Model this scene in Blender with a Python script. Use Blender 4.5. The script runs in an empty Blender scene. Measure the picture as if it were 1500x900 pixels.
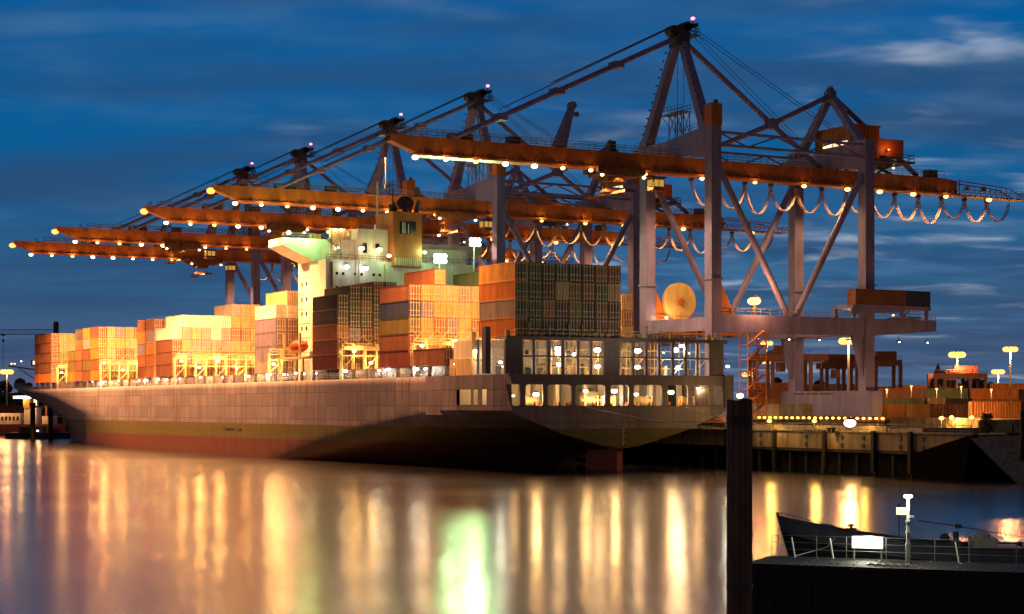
import bpy, math, random
from mathutils import Vector, Matrix
random.seed(7)
SC = bpy.context.scene
COL = SC.collection
R = math.radians
CAM_Z, F_PX, HOR = 10.6, 2645.0, 596.0
YAW = R(28.98)
CS, CC = math.sin(YAW), math.cos(YAW)      # world: X runs from the water to the yard, Y along the quay to the ship's bow

def G(px, D, z=0.0):
    """ground point that lies at depth D on the line of sight px (photo survey)"""
    r = (px - 750.0) / F_PX * D
    return Vector((CC * r + CS * D, -CS * r + CC * D, z))

# ------------------------------------------------------------------ materials
MATS = {}
def nodes_of(m):
    m.use_nodes = True
    nt = m.node_tree
    nt.nodes.clear()
    return nt, nt.nodes, nt.links

def paint(name, col, rough=0.5, var=0.35, scale=0.6, metal=0.0, streak=True, bump=0.0, spec=0.4):
    if name in MATS: return MATS[name]
    m = bpy.data.materials.new(name); MATS[name] = m
    nt, N, L = nodes_of(m)
    out = N.new('ShaderNodeOutputMaterial'); b = N.new('ShaderNodeBsdfPrincipled')
    L.new(b.outputs[0], out.inputs[0])
    geo = N.new('ShaderNodeNewGeometry')
    mp = N.new('ShaderNodeMapping'); mp.inputs['Scale'].default_value = (scale*1.6, scale*1.6, scale*(0.35 if streak else 1.6))
    L.new(geo.outputs['Position'], mp.inputs[0])
    n1 = N.new('ShaderNodeTexNoise'); n1.inputs['Scale'].default_value = 1.0; n1.inputs['Detail'].default_value = 6; n1.inputs['Roughness'].default_value = .65
    L.new(mp.outputs[0], n1.inputs['Vector'])
    rp = N.new('ShaderNodeValToRGB')
    rp.color_ramp.elements[0].position = .32; rp.color_ramp.elements[1].position = .68
    c = Vector(col)
    d = c * (1 - var); l = c * (1 + var * .35)
    rp.color_ramp.elements[0].color = (d.x * 1.0, d.y * .92, d.z * .88, 1)
    rp.color_ramp.elements[1].color = (min(l.x, .9), min(l.y, .9), min(l.z, .9), 1)
    L.new(n1.outputs[0], rp.inputs[0]); L.new(rp.outputs[0], b.inputs['Base Color'])
    b.inputs['Roughness'].default_value = rough; b.inputs['Metallic'].default_value = metal
    b.inputs['Specular IOR Level'].default_value = spec
    if bump:
        bp = N.new('ShaderNodeBump'); bp.inputs['Strength'].default_value = bump; bp.inputs['Distance'].default_value = .1
        L.new(n1.outputs[0], bp.inputs['Height']); L.new(bp.outputs[0], b.inputs['Normal'])
    return m

def emit(name, col, s):
    if name in MATS: return MATS[name]
    m = bpy.data.materials.new(name); MATS[name] = m
    nt, N, L = nodes_of(m)
    out = N.new('ShaderNodeOutputMaterial'); e = N.new('ShaderNodeEmission')
    e.inputs[0].default_value = (*col, 1); e.inputs[1].default_value = s
    L.new(e.outputs[0], out.inputs[0])
    return m

STEEL = paint('crane_steel_paint', (.205, .20, .45), .5, .35, .3)
CORANGE = paint('crane_orange_paint', (.50, .165, .035), .5, .42, .3)
DSTEEL = paint('dark_steel', (.06, .06, .075), .55, .4, .6)
TROLLEY = paint('trolley_brown_paint', (.16, .075, .03), .55, .4, .6)
RAIL = paint('galvanised_rail', (.16, .17, .19), .5, .3, 1)
CABLE = paint('cable_rubber', (.05, .045, .05), .6, .3, 1)
FEST = paint('festoon_rubber', (.30, .24, .23), .6, .05, .1)
REELY = paint('reel_cream_paint', (.62, .48, .22), .5, .2, .8)
WHITE = paint('ship_white_paint', (.60, .60, .56), .5, .25, .5)
CREAM = paint('lashing_cream_paint', (.55, .46, .26), .5, .35, .8)
FUNNEL = paint('funnel_orange_paint', (.40, .12, .03), .5, .25, .4)
SHIPGREY = paint('ship_grey_paint', (.15, .15, .20), .5, .3, .5)
DECKP = paint('deck_brown_paint', (.13, .07, .05), .6, .4, .5, streak=False)
GLASS = paint('dark_glass', (.02, .025, .03), .08, .1, 1, spec=.8)
LBOAT = paint('lifeboat_red_paint', (.5, .07, .02), .4, .2, 1)
REDP = paint('red_underwater_paint', (.42, .12, .07), .55, .35, .5)
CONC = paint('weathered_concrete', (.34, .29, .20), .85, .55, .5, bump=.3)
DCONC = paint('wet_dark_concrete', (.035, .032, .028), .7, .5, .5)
ASPH = paint('asphalt_apron', (.10, .085, .07), .8, .4, .12, streak=False)
TIMBER = paint('black_tarred_timber', (.022, .016, .014), .75, .5, .8, bump=.4)
PILEM = paint('weathered_pile_timber', (.17, .12, .095), .7, .6, .9, bump=.5)
PITCH = paint('pitch_black_wall', (.006, .006, .006), 1.0, .4, .8, spec=.03)
BLACKP = paint('black_hull_paint', (.012, .012, .014), .5, .5, .8)
BOATP = paint('boat_dark_blue_paint', (.065, .075, .11), .5, .4, .8)
BOATW = paint('boat_grey_white_paint', (.40, .40, .38), .5, .3, 1)
GALV = paint('pale_galvanised', (.50, .50, .46), .45, .25, 1)
YARDRED = paint('yard_crane_red_paint', (.115, .045, .032), .5, .35, .4)
BRICK = paint('brick_brown', (.22, .11, .07), .8, .4, .5)
ROCK = paint('rubble_stone', (.24, .19, .14), .9, .6, .8, streak=False, bump=1.0)
LEAF = paint('leaf_green', (.06, .075, .025), .8, .5, .5, streak=False)
BARK = paint('bark_brown', (.08, .055, .04), .9, .4, 2)
TYRE = paint('tyre_rubber', (.02, .02, .02), .8, .3, 2)
TEXTM = paint('lettering_dark', (.06, .04, .035), .6, .1, 1)

SODIUM, AMBER = (1.0, .375, .115), (1.0, .33, .03)
YELLOW, COOL, GREEN, WARM = (1.0, .50, .14), (1.0, .90, .66), (.52, 1.0, .40), (1.0, .55, .21)
E_SOD = emit('sodium_bulb', (1, .52, .13), 4.2)
E_TIP = emit('boom_tip_bulb', (1, .30, .04), 3.6)
E_YEL = emit('yellow_bulb', (1, .74, .36), 8)
E_COOL = emit('cool_bulb', (.86, 1, .90), 7)
E_GRN = emit('green_bulb', (.75, 1, .62), 12)
E_MAST = emit('mast_bulb', (1, .44, .10), 2.6)
E_RED = emit('red_beacon_bulb', (1, .12, .16), 7)
E_AMB = emit('amber_bulb', (1, .50, .06), 7)
E_WIN = emit('lit_window_glow', (1, .80, .45), 2.2)
E_CAB = emit('lit_cab_glow', (1, .55, .12), .55)
E_PANEL = emit('lit_panel_glow', (1, .98, .66), 8)
E_SIGN = emit('lit_sign_glow', (1, .92, .55), 1.9)
E_SIGNMARK = emit('lit_sign_mark', (.62, .62, .12), 1.0)

CP = {  # container paints
 'orange': (.50, .20, .045), 'amber': (.56, .33, .09), 'brown': (.19, .085, .048), 'dark red': (.17, .05, .04), 'grey': (.27, .26, .26),
 'dark grey': (.07, .07, .075), 'navy': (.035, .05, .13), 'dark green': (.045, .105, .06), 'green': (.10, .17, .08), 'olive': (.15, .13, .045),
 'white': (.72, .70, .64), 'tan': (.47, .35, .18), 'lilac': (.20, .18, .27), 'black': (.04, .045, .038), 'rust': (.29, .125, .06)}
CM = {k: paint('container_paint_' + k.replace(' ', '_'), v, .55, .35, .5) for k, v in CP.items()}
LOCKM = paint('door_bar_steel', (.46, .42, .36), .45, .3, 2)

# ------------------------------------------------------------------ mesh builder
class MB:
    def __init__(s): s.v = []; s.f = []; s.m = []
    def add(s, vs, fs, m=0):
        b = len(s.v); s.v += [tuple(v) for v in vs]
        s.f += [tuple(b + i for i in f) for f in fs]; s.m += [m] * len(fs); return s
    def box(s, x0, x1, y0, y1, z0, z1, m=0):
        v = [(x0,y0,z0),(x1,y0,z0),(x1,y1,z0),(x0,y1,z0),(x0,y0,z1),(x1,y0,z1),(x1,y1,z1),(x0,y1,z1)]
        return s.add(v, [(0,3,2,1),(4,5,6,7),(0,1,5,4),(1,2,6,5),(2,3,7,6),(3,0,4,7)], m)
    def beam(s, p, q, w, h, w2=None, h2=None, up=(0,0,1), m=0):
        p, q = Vector(p), Vector(q); d = (q - p).normalized(); u = Vector(up)
        if abs(d.dot(u)) > .98: u = Vector((1, 0, 0))
        a = d.cross(u).normalized(); c = a.cross(d)
        w2 = w if w2 is None else w2; h2 = h if h2 is None else h2
        v = []
        for o, ww, hh in ((p, w, h), (q, w2, h2)):
            for sx, sy in ((-1,-1),(1,-1),(1,1),(-1,1)): v.append(o + a*(sx*ww/2) + c*(sy*hh/2))
        return s.add(v, [(3,2,1,0),(4,5,6,7),(0,1,5,4),(1,2,6,5),(2,3,7,6),(3,0,4,7)], m)
    def tube(s, p, q, r, n=8, r2=None, m=0, caps=True):
        p, q = Vector(p), Vector(q); d = (q - p).normalized(); u = Vector((0,0,1))
        if abs(d.dot(u)) > .98: u = Vector((1,0,0))
        a = d.cross(u).normalized(); c = a.cross(d); r2 = r if r2 is None else r2
        v = []
        for o, rr in ((p, r), (q, r2)):
            for i in range(n):
                t = 2*math.pi*i/n; v.append(o + a*(rr*math.cos(t)) + c*(rr*math.sin(t)))
        f = [(i, (i+1)%n, n+(i+1)%n, n+i) for i in range(n)]
        if caps: f += [tuple(range(n-1,-1,-1)), tuple(range(n, 2*n))]
        return s.add(v, f, m)
    def path(s, pts, r, n=5, m=0):
        pts = [Vector(p) for p in pts]; b = len(s.v); k = len(pts)
        for i, p in enumerate(pts):
            d = (pts[min(i+1, k-1)] - pts[max(i-1, 0)]).normalized(); u = Vector((0,1,0)) if abs(d.y) < .7 else Vector((0,0,1))
            a = d.cross(u).normalized(); c = a.cross(d)
            for q in range(n):
                t = 2*math.pi*q/n; s.v.append(tuple(p + a*(r*math.cos(t)) + c*(r*math.sin(t))))
        for i in range(k-1):
            for q in range(n): s.f.append((b+i*n+q, b+i*n+(q+1)%n, b+(i+1)*n+(q+1)%n, b+(i+1)*n+q)); s.m.append(m)
        return s
    def ball(s, c, r, nu=8, nv=5, sz=1.0, m=0):
        c = Vector(c); v = [c + Vector((0,0,r*sz))]
        for j in range(1, nv):
            ph = math.pi*j/nv
            for i in range(nu):
                t = 2*math.pi*i/nu
                v.append(c + Vector((r*math.sin(ph)*math.cos(t), r*math.sin(ph)*math.sin(t), r*sz*math.cos(ph))))
        v.append(c - Vector((0,0,r*sz)))
        f = [(0, 1+i, 1+(i+1)%nu) for i in range(nu)]
        for j in range(nv-2):
            b = 1+j*nu
            f += [(b+i, b+nu+i, b+nu+(i+1)%nu, b+(i+1)%nu) for i in range(nu)]
        b = 1+(nv-2)*nu; e = len(v)-1
        f += [(b+i, e, b+(i+1)%nu) for i in range(nu)]
        return s.add(v, f, m)
    def prism(s, pts, a0, a1, axis='y', m=0):
        """extrude the polygon pts along an axis; pts are the two other coordinates in order"""
        mk = {'y': lambda p, a: (p[0], a, p[1]), 'x': lambda p, a: (a, p[0], p[1]), 'z': lambda p, a: (p[0], p[1], a)}[axis]
        n = len(pts); v = [mk(p, a0) for p in pts] + [mk(p, a1) for p in pts]
        return s.add(v, [tuple(range(n)), tuple(range(2*n-1, n-1, -1))] + [(i, n+i, n+(i+1)%n, (i+1)%n) for i in range(n)], m)
    def rail(s, pts, h=1.1, r=.045, step=2.0, bars=2, m=0):
        up = Vector((0,0,1))
        for a, b in zip(pts[:-1], pts[1:]):
            a, b = Vector(a), Vector(b); L = (b-a).length; k = max(1, round(L/step))
            for i in range(k+1):
                p = a.lerp(b, i/k); s.tube(p, p+up*h, r, 4, m=m)
            for j in range(bars): s.tube(a+up*h*(j+1)/bars, b+up*h*(j+1)/bars, r, 4, m=m)
        return s
    def build(s, name, mats, parent=None, smooth=False, shift=True):
        me = bpy.data.meshes.new(name)
        off = WBASE.get(parent.name, Vector()) if (parent and shift) else Vector()
        me.from_pydata([tuple(Vector(v) - off) for v in s.v], [], s.f)
        for mt in (mats if isinstance(mats, (list, tuple)) else [mats]): me.materials.append(mt)
        me.polygons.foreach_set('material_index', s.m)
        if smooth: me.polygons.foreach_set('use_smooth', [True]*len(s.f))
        me.update()
        o = bpy.data.objects.new(name, me); COL.objects.link(o)
        if parent:
            o.parent = parent
            WBASE[o.name] = WBASE.get(parent.name, Vector())
        return o
WBASE = {}

def tag(o, label=None, cat=None, group=None, kind=None):
    if label: o['label'] = label
    if cat: o['category'] = cat
    if group: o['group'] = group
    if kind: o['kind'] = kind
    return o
def thing(name, label, cat, loc=(0,0,0), group=None):
    o = bpy.data.objects.new(name, None); COL.objects.link(o); o.location = loc
    o.empty_display_size = .5
    WBASE[o.name] = Vector(loc)
    return tag(o, label, cat, group)
def copy_tree(o, parent=None):
    c = o.copy(); COL.objects.link(c); c.parent = parent
    for ch in list(o.children): copy_tree(ch, c)
    return c
def light(kind, loc, col, watts, parent=None, radius=.4, target=None, size=160, blend=.35):
    d = bpy.data.lights.new('lamp_light', kind); d.energy = watts; d.color = col; d.shadow_soft_size = radius
    if kind == 'SPOT': d.spot_size = R(size); d.spot_blend = blend
    o = bpy.data.objects.new('lamp_light', d); COL.objects.link(o)
    off = WBASE.get(parent.name, Vector()) if parent else Vector()
    o.location = Vector(loc) - off
    if target is not None: o.rotation_euler = (Vector(target) - Vector(loc)).to_track_quat('-Z', 'Y').to_euler()
    if parent: o.parent = parent
    return o
BULB_CACHE = {}
def bulb(parent, loc, r, mat, name='lamp', sz=.7, hood=True):
    key = (r, mat.name, sz, hood)
    if key not in BULB_CACHE:
        b = MB().ball((0,0,0), r, 8, 5, sz)
        if hood:
            b.tube((0,0,r*sz*.75), (0,0,r*sz*1.35), r*1.05, 8, r*.5, m=1)
        o = b.build(name, [mat, DSTEEL]); BULB_CACHE[key] = o.data
    else:
        o = bpy.data.objects.new(name, BULB_CACHE[key]); COL.objects.link(o)
    off = WBASE.get(parent.name, Vector()) if parent else Vector()
    o.location = Vector(loc) - off
    if parent: o.parent = parent
    return o

# ------------------------------------------------------------------ camera, world
cam = bpy.data.cameras.new('camera'); co = bpy.data.objects.new('camera', cam); COL.objects.link(co)
co.location = (0, 0, CAM_Z); co.rotation_euler = (R(90), 0, -YAW)
cam.sensor_width = 36; cam.lens = 36 * F_PX / 1500; cam.shift_y = (HOR - 450) / 1500
cam.clip_start = .5; cam.clip_end = 20000
SC.camera = co

w = bpy.data.worlds.new('World'); SC.world = w; w.use_nodes = True
nt = w.node_tree; N, L = nt.nodes, nt.links; N.clear()
wo = N.new('ShaderNodeOutputWorld')
SUN_EL, SUN_ROT = R(2.0), R(-60)
sky = N.new('ShaderNodeTexSky'); sky.sky_type = 'NISHITA'; sky.sun_disc = False
sky.sun_elevation = SUN_EL; sky.sun_rotation = SUN_ROT; sky.ozone_density = 4.0
bg1 = N.new('ShaderNodeBackground'); bg1.inputs[1].default_value = .003; L.new(sky.outputs[0], bg1.inputs[0])
tc = N.new('ShaderNodeTexCoord')
sep = N.new('ShaderNodeSeparateXYZ'); L.new(tc.outputs['Generated'], sep.inputs[0])
rp = N.new('ShaderNodeValToRGB'); L.new(sep.outputs['Z'], rp.inputs[0])
els = rp.color_ramp.elements
els[0].position = 0; els[0].color = (.105, .115, .185, 1)
els[1].position = 1; els[1].color = (.006, .022, .055, 1)
for p, c in ((.02, (.070, .100, .190)), (.065, (.027, .104, .228)), (.13, (.003, .102, .285)), (.22, (.0005, .106, .335)), (.25, (.001, .100, .31)), (.36, (.008, .05, .13))):
    e = els.new(p); e.color = (*c, 1)
def M(op, a, b=None, clamp=False):
    n = N.new('ShaderNodeMath'); n.operation = op; n.use_clamp = clamp
    for i, x in enumerate((a, b)):
        if x is None: continue
        if isinstance(x, (int, float)): n.inputs[i].default_value = x
        else: L.new(x, n.inputs[i])
    return n.outputs[0]
def vecn(a, b, c):
    n = N.new('ShaderNodeCombineXYZ')
    for i, x in enumerate((a, b, c)):
        if isinstance(x, (int, float)): n.inputs[i].default_value = x
        else: L.new(x, n.inputs[i])
    return n.outputs[0]
# cloud deck seen on a flat layer overhead: direction / height
den = M('ADD', M('MAXIMUM', sep.outputs['Z'], 0.0), .13)
cu = M('DIVIDE', M('SUBTRACT', M('MULTIPLY', sep.outputs['X'], CC), M('MULTIPLY', sep.outputs['Y'], CS)), den)
cv = M('DIVIDE', M('ADD', M('MULTIPLY', sep.outputs['X'], CS), M('MULTIPLY', sep.outputs['Y'], CC)), den)
def noise(v, scale, detail, rough=.55, dist=0):
    n = N.new('ShaderNodeTexNoise'); n.inputs['Scale'].default_value = scale; n.inputs['Detail'].default_value = detail
    n.inputs['Roughness'].default_value = rough; n.inputs['Distortion'].default_value = dist
    L.new(v, n.inputs['Vector']); return n.outputs[0]
def ramp(f, p0, p1):
    n = N.new('ShaderNodeMapRange'); n.interpolation_type = 'SMOOTHSTEP'
    n.inputs[1].default_value = p0; n.inputs[2].default_value = p1; L.new(f, n.inputs[0]); return n.outputs[0]
side = M('SUBTRACT', M('MULTIPLY', sep.outputs['X'], CC), M('MULTIPLY', sep.outputs['Y'], CS))   # -.28 left edge .. +.28 right edge
n_big = noise(vecn(M('SUBTRACT', M('MULTIPLY', cu, 1.4), .36), M('MULTIPLY', cv, 1.6), 1.3), 1.2, 3, .5)
n_st = noise(vecn(M('SUBTRACT', M('MULTIPLY', cu, 1.25), .36), M('MULTIPLY', cv, 1.95), 7.7), 2.6, 3, .5, .3)
n_fine = noise(vecn(M('MULTIPLY', cu, 1.5), M('MULTIPLY', cv, 2.2), 9.7), 2.8, 4, .55, .3)
bright = M('MULTIPLY', ramp(n_st, .52, .78), ramp(M('ADD', n_big, M('MULTIPLY', side, .6)), .42, .70))
soft = M('MULTIPLY', ramp(n_fine, .34, .72), ramp(M('ADD', n_big, M('MULTIPLY', side, .35)), .26, .66))
mx1 = N.new('ShaderNodeMix'); mx1.data_type = 'RGBA'; L.new(M('MULTIPLY', soft, .62), mx1.inputs[0]); L.new(rp.outputs[0], mx1.inputs[6]); mx1.inputs[7].default_value = (.075, .185, .345, 1)
mx2 = N.new('ShaderNodeMix'); mx2.data_type = 'RGBA'; L.new(M('MULTIPLY', bright, .72), mx2.inputs[0]); L.new(mx1.outputs[2], mx2.inputs[6]); mx2.inputs[7].default_value = (.50, .56, .66, 1)
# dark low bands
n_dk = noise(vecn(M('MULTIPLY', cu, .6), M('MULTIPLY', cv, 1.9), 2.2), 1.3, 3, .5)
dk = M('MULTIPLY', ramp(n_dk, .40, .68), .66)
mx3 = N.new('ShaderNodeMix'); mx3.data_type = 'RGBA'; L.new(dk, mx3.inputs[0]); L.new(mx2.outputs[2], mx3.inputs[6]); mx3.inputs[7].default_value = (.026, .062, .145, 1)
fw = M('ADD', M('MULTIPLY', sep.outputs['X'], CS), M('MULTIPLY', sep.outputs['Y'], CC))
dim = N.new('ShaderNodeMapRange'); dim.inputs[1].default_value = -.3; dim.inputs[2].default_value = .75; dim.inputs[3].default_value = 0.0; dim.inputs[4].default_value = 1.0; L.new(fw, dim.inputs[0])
# the sky behind the harbour view: unseen, dimmed and warmed to set the ambient light
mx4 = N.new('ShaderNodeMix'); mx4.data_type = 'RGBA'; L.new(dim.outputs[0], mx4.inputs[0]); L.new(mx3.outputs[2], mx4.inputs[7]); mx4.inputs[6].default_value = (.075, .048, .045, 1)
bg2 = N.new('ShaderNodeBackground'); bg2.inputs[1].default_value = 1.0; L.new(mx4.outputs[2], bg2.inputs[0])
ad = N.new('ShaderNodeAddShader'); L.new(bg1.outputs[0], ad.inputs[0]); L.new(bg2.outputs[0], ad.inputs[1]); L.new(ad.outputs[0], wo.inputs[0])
sun = bpy.data.lights.new('sun', 'SUN'); sun.energy = .03; sun.angle = R(12); sun.color = (1, .72, .6)
so = bpy.data.objects.new('sun', sun); COL.objects.link(so)
sd = Vector((math.sin(SUN_ROT)*math.cos(SUN_EL), math.cos(SUN_ROT)*math.cos(SUN_EL), math.sin(SUN_EL)))
so.rotation_euler = sd.to_track_quat('Z', 'Y').to_euler(); so.location = (0, 0, 200)
vs = SC.view_settings; vs.view_transform = 'Standard'; vs.look = 'None'; vs.exposure = 0; vs.gamma = 1; vs.use_curve_mapping = False

# ------------------------------------------------------------------ water and land
def water_mat():
    m = bpy.data.materials.new('harbour_water'); nt, N, L = nodes_of(m)
    out = N.new('ShaderNodeOutputMaterial'); b = N.new('ShaderNodeBsdfPrincipled'); L.new(b.outputs[0], out.inputs[0])
    b.inputs['Base Color'].default_value = (.012, .012, .014, 1); b.inputs['IOR'].default_value = 1.6
    b.inputs['Specular IOR Level'].default_value = .5
    geo = N.new('ShaderNodeNewGeometry')
    mp = N.new('ShaderNodeMapping'); mp.inputs['Scale'].default_value = (.09, .09, .09); L.new(geo.outputs['Position'], mp.inputs[0])
    n0 = N.new('ShaderNodeTexNoise'); n0.inputs['Scale'].default_value = .35; n0.inputs['Detail'].default_value = 3; L.new(mp.outputs[0], n0.inputs['Vector'])
    mr = N.new('ShaderNodeMapRange'); mr.inputs[1].default_value = .35; mr.inputs[2].default_value = .65; mr.inputs[3].default_value = .175; mr.inputs[4].default_value = .21
    L.new(n0.outputs[0], mr.inputs[0]); L.new(mr.outputs[0], b.inputs['Roughness'])
    n1 = N.new('ShaderNodeTexNoise'); n1.inputs['Scale'].default_value = 14; n1.inputs['Detail'].default_value = 4; n1.inputs['Roughness'].default_value = .6; L.new(mp.outputs[0], n1.inputs['Vector'])
    bp = N.new('ShaderNodeBump'); bp.inputs['Strength'].default_value = .35; bp.inputs['Distance'].default_value = .035
    L.new(n1.outputs[0], bp.inputs['Height']); L.new(bp.outputs[0], b.inputs['Normal'])
    return m
o = MB().add([(-4000,-1500,0),(5000,-1500,0),(5000,9000,0),(-4000,9000,0)], [(0,1,2,3)]).build('water', water_mat()); tag(o, kind='structure')

QX, QZ, QY = 182.0, 6.6, 193.0
q = MB()
q.add([(QX+.8,QY,QZ),(5000,QY,QZ),(5000,9000,QZ),(QX+.8,9000,QZ)], [(0,1,2,3)])
o = q.build('ground', ASPH); tag(o, kind='structure')
# far shore beyond the bow
sh = MB(); random.seed(3)
xs = [-1500 + 60*i for i in range(29)]
rows = [(760, 0), (775, 3.2), (1000, 4.5), (1500, 9), (2600, 26)]
vv = []
for j, (y, z) in enumerate(rows):
    for x in xs: vv.append((x, y + (random.uniform(-14, 14) if j < 2 else 0), z + (random.uniform(-2, 5) if j > 2 else 0)))
n = len(xs)
o = sh.add(vv, [(j*n+i, j*n+i+1, (j+1)*n+i+1, (j+1)*n+i) for j in range(len(rows)-1) for i in range(n-1)]).build('hills', LEAF); tag(o, kind='structure')

# far woods: many leaf clumps in one mass
def wood(name, label, p0, p1, n, hmin, hmax, zb, depth, sz):
    b = MB(); d = (p1 - p0); nn = Vector((-d.y, d.x, 0)).normalized()
    for k in range(n):
        t = random.random(); c = p0 + d*t + nn*random.uniform(0, depth); h = random.uniform(hmin, hmax)*(.7+.5*math.sin(t*17)*math.sin(t*5+1))
        for _ in range(5):
            a = random.uniform(0, 6.28); r = random.uniform(.3, 1)*sz
            q = c + Vector((math.cos(a)*r*.6, math.sin(a)*r*.6, zb + h*random.uniform(.35, 1)))
            b.ball(q, r*random.uniform(.4,.7), 6, 4, random.uniform(.7, 1.1))
    o = b.build(name, LEAF); return tag(o, label, 'wood', kind='stuff')
wood('far_wood', 'dark far off wood on the skyline behind the bow', G(-60, 1000), G(140, 1150), 130, 12, 22, 4, 60, 7)
wood('far_wood', 'dark tree line on the skyline behind the container yard', G(1090, 1500), G(1560, 1300), 260, 10, 22, 8, 80, 9)

# quay wall: concrete face panels, black fender posts, piles below
qt = thing('quay_wall', 'weathered concrete quay wall on dark piles with black fender posts', 'quay wall', (QX, 300, 0))
b = MB()
ylist = [QY+.5, 203.5, 214, 225, 236, 247, 258, 290, 330, 380, 430, 480, 540, 600, 680]
for a, c in zip(ylist[:-1], ylist[1:]): b.box(QX, QX+.78, a+.06, c-.06, 3.95, QZ-.02)
b.build('wall_panel', CONC, qt)
b = MB().box(QX-.25, QX+1.0, QY, 690, QZ-.015, QZ+.22); b.build('coping', CONC, qt)
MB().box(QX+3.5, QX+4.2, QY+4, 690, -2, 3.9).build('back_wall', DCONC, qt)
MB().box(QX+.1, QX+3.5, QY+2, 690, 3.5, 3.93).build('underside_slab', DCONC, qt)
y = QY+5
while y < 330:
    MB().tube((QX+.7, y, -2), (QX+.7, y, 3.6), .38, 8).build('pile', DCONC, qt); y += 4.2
for y in (206, 214.3, 226, 239, 252):
    MB().box(QX-.55, QX-.02, y-.35, y+.35, .6, QZ+.3).build('fender_post', TIMBER, qt)
for y in (203.4, 208.5, 217, 222, 231, 243):
    MB().box(QX-.12, QX-.003, y-.3, y+.3, 5.5, 6.2).box(QX-.12, QX-.003, y-.3, y+.3, 4.2, 4.9).build('rubbing_block', DSTEEL, qt)
# wing wall at the end of the quay and rubble slope
b = MB().prism([(QX-1, 6.3), (QX+.6, 6.5), (QX+.6, -1), (QX-2.2, -1)], QY-.3, QY+.45, 'y')
b.prism([(QY+.4, 6.4), (QY+12, 3.6), (QY+12, -1), (QY-2.6, -1)], QX-.9, QX-.3, 'x')
b.build('wing_wall', PITCH, qt)
b = MB(); random.seed(5)
for i in range(300):
    x = QX + 1 + random.uniform(0, 90); t = random.random()
    b.ball((x, QY + 1 - t*11, QZ - .2 - t*7.2), random.uniform(.35, .9), 6, 4, .7)
b.add([(QX-1,QY+.2,QZ-.1),(QX+400,QY+.2,QZ-.1),(QX+400,QY-11,-1),(QX-1,QY-11,-1)], [(0,3,2,1)])
o = b.build('rubble_slope', ROCK); tag(o, 'rough rubble stone slope at the end of the quay', 'rubble', kind='stuff')

# sheet pile box and post at the right edge
b = MB(); p = G(1477, 262); qd = Vector((CC, -CS, 0))
for i in range(14):
    a = p + qd*(i*.45); f = Vector((CS, CC, 0))*(.16 if i % 2 else 0)
    b.beam(a+f+Vector((0,0,-1)), a+f+Vector((0,0,6.6)), .46, .18, up=qd.cross(Vector((0,0,1))))
b.beam(p+qd*-.3+Vector((0,0,6.7)), p+qd*6.2+Vector((0,0,6.7)), .5, .25)
b.tube(p+qd*.6+Vector((0,0,6.8)), p+qd*.6+Vector((0,0,8)), .2, 8)
o = b.build('sheet_pile_wall', DCONC); tag(o, 'black sheet pile wall jutting into the water beyond the quay end', 'sheet piling')
p = G(1498, 255); o = MB().tube((p.x,p.y,-2), (p.x,p.y,9.7), .34, 10).tube((p.x,p.y,9.7),(p.x,p.y,9.95),.42,10).build('mooring_post', TIMBER); tag(o, 'dark mooring post beside the sheet pile wall', 'post')

# ------------------------------------------------------------------ the ship
SX, SY0 = 159.0, 250.0
BMAX, DECKZ = 21.45, 15.8
ship = thing('container_ship', 'huge loaded container ship moored under the gantry cranes', 'ship', (SX, SY0, 0))

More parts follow.
